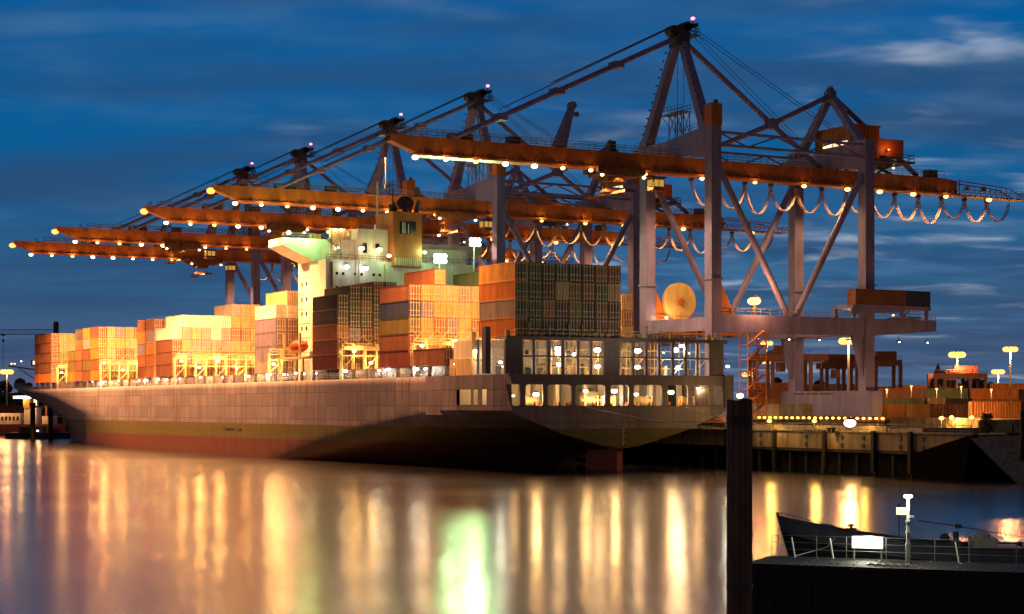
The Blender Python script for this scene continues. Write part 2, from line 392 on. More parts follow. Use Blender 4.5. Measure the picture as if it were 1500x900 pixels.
def hull_mat():
    m = bpy.data.materials.new('hull_paint'); nt, N, L = nodes_of(m)
    out = N.new('ShaderNodeOutputMaterial'); b = N.new('ShaderNodeBsdfPrincipled'); L.new(b.outputs[0], out.inputs[0])
    b.inputs['Roughness'].default_value = .55; b.inputs['Specular IOR Level'].default_value = .3
    geo = N.new('ShaderNodeNewGeometry'); s = N.new('ShaderNodeSeparateXYZ'); L.new(geo.outputs['Position'], s.inputs[0])
    def MM(op, a, c=None, d=None, clamp=False):
        n = N.new('ShaderNodeMath'); n.operation = op; n.use_clamp = clamp
        for i, x in enumerate((a, c, d)):
            if x is None: continue
            if isinstance(x, (int, float)): n.inputs[i].default_value = x
            else: L.new(x, n.inputs[i])
        return n.outputs[0]
    def NZ(sc, scale, det, rough=.6):
        mp = N.new('ShaderNodeMapping'); mp.inputs['Scale'].default_value = sc; L.new(geo.outputs['Position'], mp.inputs[0])
        n = N.new('ShaderNodeTexNoise'); n.inputs['Scale'].default_value = scale; n.inputs['Detail'].default_value = det; n.inputs['Roughness'].default_value = rough
        L.new(mp.outputs[0], n.inputs['Vector']); return n.outputs[0]
    def MIX(f, a, c):
        n = N.new('ShaderNodeMix'); n.data_type = 'RGBA'; L.new(f, n.inputs[0])
        for i, x in ((6, a), (7, c)):
            if isinstance(x, tuple): n.inputs[i].default_value = (*x, 1)
            else: L.new(x, n.inputs[i])
        return n.outputs[2]
    edge = NZ((.5, .5, .5), .8, 4)
    # boot top (slightly trimmed) and the green scrubbed band above it
    zb = MM('ADD', MM('MULTIPLY', MM('SUBTRACT', s.outputs['Y'], 250.0), -.0027), 4.25)
    zr = MM('SUBTRACT', s.outputs['Z'], zb)
    isred = MM('GREATER_THAN', MM('ADD', MM('MULTIPLY', edge, .25), MM('MULTIPLY', zr, -1.0)), .12)
    isgrn = MM('LESS_THAN', MM('ADD', s.outputs['Z'], MM('MULTIPLY', edge, -.4)), 6.85)
    st = NZ((.34, .34, .045), 1.2, 6, .75)      # vertical streaks
    bl = NZ((.12, .12, .12), 1.0, 5, .6)      # broad blotches
    upper = MIX(bl, (.16, .155, .21), (.29, .275, .33))
    rust = N.new('ShaderNodeMapRange'); rust.inputs[1].default_value = .5; rust.inputs[2].default_value = .68; L.new(st, rust.inputs[0])
    upper = MIX(MM('MULTIPLY', rust.outputs[0], .85), upper, (.12, .075, .055))
    wn = N.new('ShaderNodeTexWhiteNoise'); wn.noise_dimensions = '2D'
    cmb = N.new('ShaderNodeCombineXYZ'); L.new(MM('FLOOR', MM('MULTIPLY', s.outputs['Y'], 1/6.2)), cmb.inputs[0]); L.new(MM('FLOOR', MM('MULTIPLY', s.outputs['Z'], 1/2.65)), cmb.inputs[1])
    L.new(cmb.outputs[0], wn.inputs['Vector'])
    upper = MIX(MM('MULTIPLY', wn.outputs[0], .6), upper, (.125, .12, .165))
    ns = NZ((.9, .9, .035), 2.2, 4, .6); dr = N.new('ShaderNodeMapRange'); dr.inputs[1].default_value = .55; dr.inputs[2].default_value = .7; L.new(ns, dr.inputs[0])
    upper = MIX(MM('MULTIPLY', dr.outputs[0], .6), upper, (.34, .32, .31))
    grn = MIX(st, (.075, .075, .018), (.155, .135, .04))
    red = MIX(st, (.085, .03, .02), (.17, .062, .04))
    c = MIX(isgrn, upper, grn); c = MIX(isred, c, red)
    # welded plate seams every 3.1 m lengthwise and 2.6 m in height
    fy = MM('FRACT', MM('MULTIPLY', s.outputs['Y'], 1/3.1)); fz = MM('FRACT', MM('MULTIPLY', s.outputs['Z'], 1/2.65))
    seam = MM('MAXIMUM', MM('LESS_THAN', fy, .085), MM('LESS_THAN', fz, .07))
    seam = MM('MULTIPLY', seam, MM('MULTIPLY', NZ((.2,.2,.3), 1.7, 3), .95))
    c = MIX(seam, c, (.07, .055, .045))
    # black scuff left by a tug
    sc1 = MM('MULTIPLY', MM('GREATER_THAN', s.outputs['Y'], 368.5), MM('LESS_THAN', s.outputs['Y'], 384.0))
    sc2 = MM('MULTIPLY', MM('GREATER_THAN', s.outputs['Z'], 5.25), MM('LESS_THAN', s.outputs['Z'], 6.0))
    sc3 = MM('GREATER_THAN', NZ((.6, .6, 1.1), 1.0, 5), .5)
    c = MIX(MM('MULTIPLY', MM('MULTIPLY', sc1, sc2), sc3), c, (.02, .018, .016))
    L.new(c, b.inputs['Base Color'])
    dent = NZ((.5,.5,.13), 1.3, 2, .45); fr_ = MM('ABSOLUTE', MM('SUBTRACT', MM('FRACT', MM('MULTIPLY', s.outputs['Y'], 1/1.55)), .5))
    h = MM('SUBTRACT', MM('ADD', MM('MULTIPLY', dent, 1.0), MM('MULTIPLY', MM('MULTIPLY', fr_, dent), .35)), MM('MULTIPLY', seam, .3))
    bp = N.new('ShaderNodeBump'); bp.inputs['Strength'].default_value = .6; bp.inputs['Distance'].default_value = .13
    L.new(h, bp.inputs['Height']); L.new(bp.outputs[0], b.inputs['Normal'])
    return m
HULL = hull_mat()

def interp(x, tab):
    if x <= tab[0][0]: return tab[0][1]
    for (a, va), (b, vb) in zip(tab[:-1], tab[1:]):
        if x <= b: return va + (vb-va)*(x-a)/(b-a)
    return tab[-1][1]
def smooth(t): t = max(0, min(1, t)); return t*t*(3-2*t)
KEEL = [(250,3.75),(255,3.5),(260.5,3.0),(267,1.4),(275,-1.2),(288,-5),(340,-13)]
FULL = [(250,10.0),(262,9.9),(270,9.5),(282,8.5),(294,7.2),(306,5.8),(318,4.3),(330,2.3),(340,.3),(360,-4)]
STEM = [(-2,581),(0,581.5),(4,582),(6.8,584),(9.7,594),(12,606),(14.1,620),(17.4,633.5)]
YS = [(-2,440),(0,448),(4,456),(8,468),(12,494),(15.8,528),(17.4,536)]
def half(y, z):
    b = BMAX - max(0, (254.6-y)/4.6)*.75
    if y < 362:
        k, f = interp(y, KEEL), interp(y, FULL)
        if z <= k: return 0.0
        if z < f:
            t = (z-k)/(f-k); p = interp(y, [(250,1.0),(256,.95),(275,.85),(300,.7),(360,.6)])
            b *= t**p
    yb, ys = interp(z, STEM), interp(z, YS)
    if y > ys:
        u = min(1, (y-ys)/(yb-ys)); nn = interp(z, [(0,1.7),(6,1.9),(12,2.3),(17,2.7)])
        b *= max(0, 1-u**nn)**.92
    return b
YST = [250.12,250.9,252,253.2,254.6,255.6,256.8,258.3,259.8,261.3,262.3,264.8,267.4,270,274,279,285,292,300,309,318,327,336,345,354,364,376,390,405,420,435,448,460,470,480,490,500,510,520,530,540,550,558,566,573,579,582.5,586,590,594,599,604,609,614,619,623.5,627,630,632.4,633.4]
ZL = [-1.5,-.6,.2,1,1.8,2.6,3.2,3.75,4.4,5.2,6,6.8,7.6,8.4,9.2,10,10.9,12.1,13.4,14.6]
def sheer(y): return DECKZ + 1.6*smooth((y-545)/85)
hb = MB(); npv = len(ZL) + 1
for sgn in (-1, 1):
    base = len(hb.v)
    for y in YST:
        for z in ZL + [None]:
            zz = sheer(y) if z is None else z
            if z == 14.6: zz = 14.6 + (sheer(y)-DECKZ)*.5
            hb.v.append((SX + sgn*half(y, zz), y, zz))
    for i in range(len(YST)-1):
        for j in range(npv-1):
            ids = (base+i*npv+j, base+(i+1)*npv+j, base+(i+1)*npv+j+1, base+i*npv+j+1)
            if max(abs(hb.v[k][0]-SX) for k in ids) < .02: continue
            if sgn < 0 and 16 <= j <= 17:          # openings of the mooring deck in the ship's side
                y0, y1 = YST[i], YST[i+1]
                if (256.7 < y0 and y1 < 258.4) or (259.7 < y0 and y1 < 261.4) or (262.2 < y0 and y1 < 267.5): continue
            hb.f.append(ids if sgn < 0 else ids[::-1]); hb.m.append(0)
nb = len(YST)*npv
for i in range(len(YST)-1):
    a, c = i*npv+npv-1, (i+1)*npv+npv-1
    hb.f.append((a, c, nb+c, nb+a)); hb.m.append(1)
hull = hb.build('hull', [HULL, DECKP], ship, smooth=False)
for p in hull.data.polygons:
    p.use_smooth = p.material_index == 0 and p.center.y > 30

def xat(px, y):
    t = (px-750)/F_PX; return y*(CC*t+CS)/(CC-CS*t)
def zat(px, py, y):
    t = (px-750)/F_PX; D = y/(CC-CS*t); return CAM_Z + (HOR-py)*D/F_PX
TY = 250.0
HOLES = [(741.5,762,True),(769.5,795,0),(802,836.5,0),(842.5,886,0),(894,920.7,0),(928,969.5,0),(977,1007,0),(1014,1038,0),(1044.5,1058,0)]
hl = []
for a, c, slant in HOLES:
    x0, x1 = xat(a, TY), xat(c, TY)
    hl.append([(x0 + (1.0 if slant else 0), 10.75), (x1, 10.75), (x1, 14.15), (x0, 14.15)])
b = MB()
b.prism([(SX-20.7,10.75),(SX-20.7,10.0),(SX-20.2,9.5),(SX-11.6,6.3),(SX-3.4,4.15),(SX,3.7),(SX+3.4,4.15),(SX+11.6,6.3),(SX+20.2,9.5),(SX+20.7,10.0),(SX+20.7,10.75)], TY-.1, TY+.12, 'y')
b.box(SX-20.7, SX+20.7, TY-.1, TY+.12, 14.15, DECKZ)
prev_b, prev_t = SX-20.7, SX-20.7
for h in hl + [[(SX+20.7,10.75),0,0,(SX+20.7,14.15)]]:
    b.prism([(prev_b,10.75),(h[0][0],10.75),(h[3][0],14.15),(prev_t,14.15)], TY-.1, TY+.12, 'y')
    if h[1]: prev_b, prev_t = h[1][0], h[2][0]
for h in hl:            # rounded corners
    for k in range(4):
        p0, p1, p2 = Vector(h[k-1]), Vector(h[k]), Vector(h[(k+1)%4]); rr = .6
        a, c = p1+(p0-p1).normalized()*rr, p1+(p2-p1).normalized()*rr
        b.prism([tuple(p1)]+[tuple(a*(1-t)**2+p1*2*t*(1-t)+c*t*t) for t in (0,.25,.5,.75,1)], TY-.097, TY+.117, 'y')
b.build('transom', HULL, ship)
b = MB(); random.seed(4)
for i in range(7):
    z = 4.35+i*.42; b.box(SX+.1, SX+.32, TY-.112, TY-.102, z, z+.2)
    if i % 2: b.box(SX+.4, SX+.55, TY-.112, TY-.102, z, z+.2)
b.build('draft_marks', WHITE, ship)
# mooring deck inside the stern
b = MB(); b.box(SX-20.3, SX+20.3, 250.3, 268, 10.35, 10.6).box(SX-20.6, SX+20.6, 267.8, 268.2, 10.6, 15.4).box(SX-20.4, SX+20.4, 250.3, 268, 15.2, 15.45)
for x in (141.5, 146, 151.5, 157, 164, 170, 176): b.box(x-.35, x+.35, 258, 258.7, 10.6, 15.2).box(x-1.2, x+1.2, 263.6, 264.2, 10.6, 15.2)
b.box(147, 149.5, 264.3, 267.6, 10.6, 13).box(159, 162, 261, 264, 10.6, 13.2)
b.build('mooring_deck', WHITE, ship)
for x in (143.6, 147.5, 149.5, 152, 154.5, 161, 163, 165.5, 168.8, 171.5, 174, 177):
    MB().box(x-.6, x+.6, 250.9, 251.4, 10.6, 10.8).tube((x-.35,251.15,10.8),(x-.35,251.15,11.4),.16,8).tube((x+.35,251.15,10.8),(x+.35,251.15,11.4),.16,8).build('bollard', CORANGE, ship)
for x, yy in ((144.5,255),(155.5,254.5),(158.6,254),(166.5,255),(174.8,254.5)):
    MB().tube((x-1,yy,11.6),(x+1,yy,11.6),.7,12).box(x-1.3,x-1.05,yy-.8,yy+.8,10.6,12.4).box(x+1.05,x+1.3,yy-.8,yy+.8,10.6,12.4).tube((x-1.6,yy,11.6),(x-1.3,yy,11.6),.35,8).build('winch', CREAM, ship)
def slamp(px, py, y, r, mat, col, watts, parent=None):
    x = xat(px, y); z = zat(px, py, y); p = parent or ship
    bulb(p, (x, y, z), r, mat); light('POINT', (x, y-.25, z-.35), col, watts, p, .3)
for px, py in ((785,578),(900,573),(983,575)): slamp(px, py, 251.6, .55, E_YEL, WARM, 2600)
for px, py in ((858,573),(886,582)): slamp(px, py, 253, .4, E_YEL, WARM, 1300)
slamp(1050, 581, 256, .25, E_YEL, WARM, 900); slamp(1022, 569, 259, .25, E_YEL, WARM, 900)  # both lamps added to brighten the dim starboard openings
slamp(932, 578, 256, .4, E_COOL, COOL, 600)
slamp(752, 580, 255, .25, E_YEL, WARM, 350)
light('POINT', (140.2, 261, 14.6), WARM, 300, ship, .3); light('POINT', (141, 265, 14.6), WARM, 220, ship, .3)
# rudder and skeg
MB().prism([(250.45,-3),(250.45,3.85),(259.6,3.6),(260.4,2.2),(260.6,-3)], SX-.55, SX+.45, 'x').build('rudder', REDP, ship)
MB().prism([(265.6,-3),(265.0,1.2),(268,2.6),(278,1.0),(280,-3)], SX-.6, SX+.6, 'x').build('skeg', HULL, ship)
# bulwark box at the starboard quarter
MB().box(179.4, 181.2, 249.6, 253, 10.4, 15.95).build('quarter_box', SHIPGREY, ship)

# aft lashing frame above the transom
b = MB(); yA, yB = 250.25, 252.0
for x0, x1 in ((740.5,766),(884.5,908),(1039,1060)): b.box(xat(x0,yA), xat(x1,yA), yA, yA+.5, DECKZ+.02, 21.3)
xs = [xat(p, yA) for p in (716,782,804,825,847,866,928,947,966,986,1005,1022)]
for x in xs: b.box(x-.22, x+.22, yA, yA+.45, DECKZ, 21.3).box(x+.55, x+.8, yB+3, yB+3.3, DECKZ, 21.3)
b.box(137.6, 180.3, yA-.08, yA+.5, 21.25, 21.75).box(138, 180.3, yA+.05, yA+.35, 18.55, 18.8)
b.box(137.6, 180.3, yA, yB+1.6, 21.76, 21.86)
b.box(xat(716,yA)-.6, xat(716,yA)+.3, yA-.05, yA+1.2, DECKZ, 23.2)
random.seed(13)
fr = b.build('stern_lashing_frame', SHIPGREY, ship)
b = MB()
for i in range(30):
    x = 141 + i*1.32 + random.uniform(-.25,.25); yy = random.choice((253.6, 255.2, 257.5, 259.8)); r_ = random.choice((.06,.09,.14))
    b.tube((x,yy,DECKZ),(x,yy,21.5), r_, 6)
for z in (17.0, 18.6, 19.9): b.tube((139,254.4,z),(179.5,254.4,z),.06,5).tube((139,258.4,z+.3),(172,258.4,z+.3),.08,5)
for i in range(9): b.tube((142+i*4.3,254.4,DECKZ+.1),(144.4+i*4.3,254.4,18.6),.07,5)
b.build('pipe_work', CREAM, fr)
for i in range(12):
    x = 140.5+i*3.3+random.uniform(-.8,.8); w_ = random.uniform(.4,1.1); h_ = random.uniform(.7,2.0); yy = random.choice((254.8,256.6,260))
    MB().box(x,x+w_,yy,yy+.8,DECKZ,DECKZ+h_).box(x-.08,x+w_+.08,yy-.08,yy+.88,DECKZ+h_,DECKZ+h_+.1).build('deck_locker', random.choice((CREAM, DSTEEL, WHITE, SHIPGREY)), fr)
b = MB().rail([(138,yA,21.86),(180.2,yA,21.86)], 1.1, .05, 1.25)
for i in range(34):
    x = 138.2 + i*1.25
    if random.random() < .75: b.box(x-.07, x+.07, yA+.4, yA+.6, 21.86, 21.86+random.uniform(.7, 2.2))
    if random.random() < .4: b.box(x-.4, x+.35, yA+.5, yA+.9, 21.86, 21.86+random.uniform(.3, .9))
b.build('lashing_gear', CREAM, fr)
# white deckhouse wall behind that frame
b = MB().box(138.6, 171, 263.4, 270.5, DECKZ, 21.6)
for i in range(12): b.box(139.2+i*2.7, 139.5+i*2.7, 263.1, 263.4, DECKZ, 21.4)
b.box(138.6, 171, 263.0, 263.42, 18.4, 18.65)
dh = b.build('stern_deckhouse', WHITE, ship)
for i in range(11):
    x = 140 + i*2.7
    z_ = 16.6+.25*(i % 3)
    MB().box(x+.3, x+.75+.3*(i % 2), 263.3, 263.42, z_, z_+.6).build('window', GLASS, dh)
    if i % 3 == 1: MB().box(x+.2, x+1.0, 263.28, 263.42, DECKZ, 17.9).build('door', SHIPGREY, dh)
    if i % 3 == 0: MB().box(x+.2, x+.9, 263.28, 263.42, 19.4, 20.1).build('window', GLASS, dh)
for px, py in ((818,511),(875,513),(934,514),(989,513)): slamp(px, py, 252.6, .62, E_COOL, WARM, 1300, fr)
for px, py in ((843,520),(906,521),(818,518)): slamp(px, py, 256.5, .6, E_COOL, WARM, 700, fr)
for px, py in ((875,537),(934,538),(819,534)): slamp(px, py, 252.6, .5, E_COOL, WARM, 650, fr)
for px, py in ((733,531),(993,538),(1066,537)): slamp(px, py, 254.5, .36, E_COOL, COOL, 900, fr)
slamp(998, 507, 251, .4, E_YEL, WARM, 1500, fr)
slamp(697, 515, 262, .55, E_YEL, WARM, 900); slamp(668, 534, 270, .45, E_COOL, COOL, 500)
b = MB().box(138.4, 141.3, 264, 271.5, DECKZ, 18.6).box(138.5, 139.2, 263.6, 263.95, DECKZ, 23)
b.build('crane_pedestal', CREAM, ship)

# hatch coamings and side passage
for y0, y1 in ((272, 332), (355, 520)):
    MB().box(139.6, 178.4, y0, y1, DECKZ-.1, 17.55).build('hatch_coaming', SHIPGREY, ship)
MB().prism([(139.6,520),(178.4,520),(176.5,552),(141.5,552)], DECKZ-.1, 17.55, 'z').build('hatch_coaming', SHIPGREY, ship)
y = 272
while y < 545:
    x = SX - half(y, DECKZ) + .25
    MB().box(x, x+.5, y-.3, y+.3, DECKZ, 17.6).build('side_pillar', SHIPGREY, ship)
    y += 6.4
pts = [(SX-half(y, DECKZ)+.12, y, sheer(y)) for y in (268,300,340,380,420,460,500,525,545,558,570)]
MB().rail(pts, 1.1, .05, 2.4, 3).build('side_rail', RAIL, ship)
LAMPY = []
for px in (134.5,148,155,171,200,212,229,243,259,291,325,361,392,413,421,430,441,459,503,552,560,566,607,620):
    t = (px-750)/F_PX; D = 138.0/(CC*t+CS); LAMPY.append(D*(CC-CS*t))
for i, y in enumerate(LAMPY):
    x = SX-half(y, DECKZ)+.9
    bulb(ship, (x, y, 17.15 if i % 3 else 17.35), .36 if i % 2 else .44, E_COOL, 'deck_lamp')
    light('POINT', (x-.55, y-.3, 17.0), ((1, .43, .13) if y > 345 and i % 4 else (COOL if i % 3 else WARM)), 1100 if y > 345 else 520, ship, .2)

# lashing bridges between the bays
def lashing(y, x0, x1, zt, lamps, mat=CREAM, solid=0):
    b = MB(); n = max(1, round((x1-x0)/2.5)); st = (x1-x0)/n
    for i in range(n+1):
        x = x0+i*st
        for yy in (y-.45, y+.35): b.box(x-.13, x+.13, yy-.1, yy+.1, DECKZ, zt+ (1.0 if i % 2 else .1))
    for z in (17.6, 20.4, zt): 
        b.box(x0, x1, y-.5, y+.4, z-.16, z)
    b.rail([(x0,y-.5,zt),(x1,y-.5,zt)], 1.0, .05, 2.5)
    for i in range(n):
        xa, xb = x0+i*st, x0+(i+1)*st
        if i % 2 == 0:
            b.beam((xa,y-.45,17.7),(xb,y-.45,20.3),.14,.14)
        b.beam((xa,y+.6,zt),(xb,y+.75,zt+2.7),.08,.08); b.beam((xb,y+.6,zt),(xa,y+.75,zt+2.7),.08,.08)
        if random.random() < .35: b.box(xa+.4, xb-.3, y-.3, y+.1, zt, zt+random.uniform(.4,.9))
    o = b.build('lashing_bridge', mat, ship)
    for x, z, wt in lamps:
        bulb(o, (x, y-.8, z), .42, E_YEL); light('POINT', (x, y-1.5, z+.1), YELLOW, wt, o, .3)
    return o
lashing(271.0, 142, 172, 21.4, [(143.5, 19.8, 900)])
lashing(285.2, 138.2, 178, 21.6, [(139.5,21.3,600),(146,22.2,900),(152,22.2,900),(158,22.2,700)])
lashing(316.6, 138.2, 160, 21.6, [(140.5,21.2,1300),(144,19,1300)])
lashing(354.4, 138.2, 144, 21.6, [(139,19.5,2200)])
lashing(415.4, 138.2, 179, 22.2, [(139.6,21.5,1200),(144,20.0,1600),(148.5,21.5,1800),(153.5,20.0,1800),(160,21.5,1800),(166,20.3,1500),(171,21.0,1500)])
lashing(477.4, 138.2, 178, 22.2, [(139,22.4,1100),(144,20.5,1300),(148,22.2,1300),(152,20.4,1300)])
lashing(526.2, 139.5, 150, 22.2, [(140.5,20.6,1500)])

# accommodation, bridge wings, casing, funnel
acc = MB().box(143.9, 174.1, 343, 352, DECKZ, 41.15)
for z in (19,22,25,28,31,34,37.5): acc.box(143.75, 174.2, 342.85, 352.1, z-.09, z)
accb = acc.build('accommodation_block', WHITE, ship)
for k, z in enumerate((23.4, 26.4, 29.4, 32.4, 35.6)):
    for yy in (345, 347.6, 350):
        MB().box(143.86, 143.95, yy-.4, yy+.4, z, z+.9).build('window', GLASS, accb)
wing = MB()
wing.prism([(136.9,45.0),(136.9,43.5),(139.2,42.3),(144.2,40.2),(146,36.5),(172,36.5),(174,40.2),(179.4,42.2),(182.6,43.5),(182.6,45.0)], 343.2, 351, 'y')
wg = wing.build('bridge_wing', WHITE, ship)
MB().rail([(137.1,343.3,45),(181,343.3,45)], 1.0, .05, 2).build('wing_rail', RAIL, wg)
cas = MB().box(142.6, 176, 334.4, 342.8, DECKZ, 40.2).box(150.4, 157, 336, 342.7, 40.2, 46.8).box(147.5, 150.38, 337.5, 342.7, 40.2, 44.6)
cas.box(164.2, 176, 337.4, 342.7, 40.2, 43.4)
csb = cas.build('engine_casing', WHITE, ship)
for k in range(9):
    for z in (37.4, 34.6):
        if (k+int(z)) % 3: MB().tube((145+k*1.35,334.33,z),(145+k*1.35,334.41,z),.32,10).build('porthole', GLASS, csb)
for x in (149.2, 171.2): MB().box(x-.08,x+.08,334.2,334.4,24,40).box(x+.6,x+.76,334.2,334.4,24,40).build('ladder', GALV, csb)
for x in (144.0, 155.6, 166.4): MB().tube((x,334.2,22),(x,334.2,39.6),.16,8).build('pipe', CREAM, csb)
MB().box(151.4,152.3,335.9,336.02,41.9,43.9).build('door', GLASS, csb); MB().box(154.2,155,335.9,336.02,43,43.9).build('window', GLASS, csb)
MB().rail([(150.5,336.1,46.8),(157,336.1,46.8)], 1.0, .05, 1.3).build('casing_rail', RAIL, csb)
MB().rail([(142.7,334.5,40.2),(176,334.5,40.2)], 1.0, .05, 1.6).build('casing_rail', RAIL, csb)
b = MB()
for i in range(2): b.beam((147.5,335.3+i*.9,40.3),(143.7,335.3+i*.9,44.4),.12,.3)
for i in range(11): b.box(147.2-i*.36, 147.6-i*.36, 335.3, 336.2, 40.5+i*.38, 40.56+i*.38)
b.build('stair', GALV, csb)
fx0, fx1 = 157.1, 163.6
fun = MB().box(fx0, fx1, 333.6, 342, 39.2, 50.4).box(fx0-.15, fx1+.15, 333.45, 342.15, 49.9, 50.42)
fb = fun.build('funnel', FUNNEL, ship)
g = MB().box(fx0+1.45, fx0+5.1, 333.5, 333.59, 45.9, 48.5)
fg = g.build('vent_grille', GLASS, fb)
MB().box(fx0+2.0, fx0+2.25, 333.42, 333.5, 46.0, 48.3).box(fx0+2.5, fx0+2.7, 333.42, 333.5, 46.0, 48.3).box(fx0+3.3, fx0+3.45, 333.42, 333.5, 46.0, 48).build('lit_slat', WHITE, fg)
b = MB()
for i in range(14): b.box(fx0+.3+i*.45, fx0+.55+i*.45, 333.42, 333.59, 39.4, 41.0)
b.build('louvre', CREAM, fb)
for x, h in ((158,1.8),(158.8,2.3),(162.6,2.4),(161.8,1.7)): MB().tube((x,337,50.4),(x,337,50.4+h),.35,10).build('exhaust_pipe', DSTEEL, fb)
MB().tube((162.9,335,50.4),(163.4,334.4,53),.5,10).build('exhaust_pipe', DSTEEL, fb)
MB().ball((158.2,336,51.2),.9,10,6).build('radome', DSTEEL, fb)
b = MB().tube((157.9,335.5,50.4),(157.9,335.5,56),.13,6).box(156.9,158.9,335.4,335.6,53.9,54.05).box(157.3,158.5,335.4,335.6,55.2,55.3).tube((157.2,335.5,54),(157.2,335.5,55.3),.1,5)
b.build('signal_mast', DSTEEL, fb)
dm = MB()
dc = Vector((160.3,334.6,52.1)); dd = Vector((-.35,-.8,.45)).normalized()
dm.tube(dc, dc+dd*.45, .5, 14, 1.75).tube(dc+dd*.45, dc+dd*.5, 1.75, 14, 1.6).tube((160.3,335.2,50.4), dc, .4, 8)
dm.build('satellite_dish', DSTEEL, fb)
# radar mast on the bridge
b = MB().box(159,160,346,347,44.6,49).tube((159.5,346.5,49),(159.5,346.5,58),.25,8).box(156.5,162.5,346.4,346.7,52,52.2).box(157.5,161.5,346.4,346.7,55,55.15)
b.build('radar_mast', WHITE, ship)
b = MB()
for i in range(9): b.box(145+i*.55+random.uniform(-.1,.1), 145.35+i*.55, 338, 338.4, 44.6 if i > 4 else 40.3, 45.5+random.uniform(0,1.6))
b.build('deck_fittings', CREAM, ship)
# superstructure lamps: (px, py, y, radius, watts)
for px, py, y, rr, wt, mt, cl in ((423,341,342.6,.5,800,E_GRN,GREEN),
        (508,391,333.6,.6,230,E_COOL,COOL),(536,393,333.6,.6,230,E_COOL,COOL),(493,364,336.5,.55,200,E_COOL,WARM),(530,364,335.2,.6,200,E_YEL,WARM),
        (556,366,335,.62,200,E_YEL,WARM),(570,375,332.9,.5,600,E_YEL,GREEN),(490,337,338.5,.42,240,E_COOL,WARM),(500,337,338.5,.42,240,E_COOL,WARM),(481,340,338.5,.4,220,E_YEL,WARM),(622,370,333.2,.45,600,E_YEL,GREEN),(643,345,337,.35,250,E_COOL,GREEN)):
    x, z = xat(px, y), zat(px, py, y)
    bulb(csb, (x, y, z), rr, mt, 'floodlight'); light('POINT', (x-.3, y-.9, z+.2), cl, wt, csb, .4)
for px, py, y, rr, wt, zb in ((645,379,326,.85,9000,35.2),(696,355,324,.75,5200,35.2)):
    x, z = xat(px, y), zat(px, py, y); lm = MB().tube((x,y+.5,zb-17),(x,y+.5,z),.14,6).box(x-.7,x+.7,y+.3,y+.7,z-.15,z+.15).build('floodlight_mast', GALV, ship)
    for ix in (-1, 0, 1):
        for iz in (-.5, .5):
            bulb(lm, (x+ix*rr*1.15, y, z+iz*rr*1.2), rr*.62, E_GRN, 'floodlight', sz=.95, hood=False)
    light('POINT', (x, y-.9, z), GREEN, wt*.3, lm, .6); light('SPOT', (x, y-1.3, z), GREEN, wt*8, lm, .9, (x-34, y-60, z-24), 84, .6)
light('POINT', (141.5, 340.6, 46.2), (.42, 1, .28), 2600, ship, .4)
light('POINT', (138.6, 347, 33), SODIUM, 3000, ship, .4)
bulb(ship, (141.6, 347, 22.5), .4, E_YEL, 'floodlight'); light('POINT', (140.6, 346, 23), YELLOW, 1500, ship, .4)
# lifeboat platform ahead of the casing on the port side
MB().box(138.3, 143.6, 334, 351, 20.4, 20.7).box(138.3, 138.6, 336, 336.4, DECKZ, 20.4).box(138.3, 138.6, 349, 349.4, DECKZ, 20.4).box(138.6, 139, 338.5, 338.9, 20.7, 25.5).box(138.6, 139, 346.8, 347.2, 20.7, 25.5).build('boat_deck', CREAM, ship)
lb = MB().ball((140.3, 342.8, 22.9), 1.55, 12, 8, .85)
lb.v = [(x, 342.8+(y-342.8)*2.3, z) for x, y, z in lb.v]
o = lb.build('lifeboat', LBOAT, smooth=True); tag(o, 'bright red enclosed lifeboat hung on the ship beside the bridge', 'lifeboat')
# bow fittings
MB().tube((SX, 622, 17.3), (SX, 622, 27), .3, 8).box(SX-1.5, SX+1.5, 621.8, 622.2, 22, 22.3).build('foremast', WHITE, ship)
pts = [(SX-half(y, sheer(y))+.1, y, sheer(y)) for y in (566,580,594,606,616,624,630)]
MB().rail(pts, 1.1, .06, 2.2, 3).build('bow_rail', RAIL, ship)

# mooring ropes from the stern to the quay
def rope(label, p, q, sag, r=.08):
    p, q = Vector(p), Vector(q); pts = []
    for i in range(17):
        t = i/16; v = p.lerp(q, t); v.z -= sag*4*t*(1-t); pts.append(v)
    o = MB().path(pts, r, 5).build('mooring_rope', GALV); tag(o, label, 'rope', 'mooring ropes at the stern')
rope('pale mooring rope slung low across the transom from the middle opening', (151.5,249.8,10.7), (183.4,229,6.9), 1.4)
rope('slack mooring rope from the right hand stern opening to the quay', (171,249.8,10.7), (183.4,238,6.9), 1.0)
rope('short taut mooring rope at the ship quarter nearest the quay', (178.5,249.8,10.8), (183.4,243,6.9), .3)

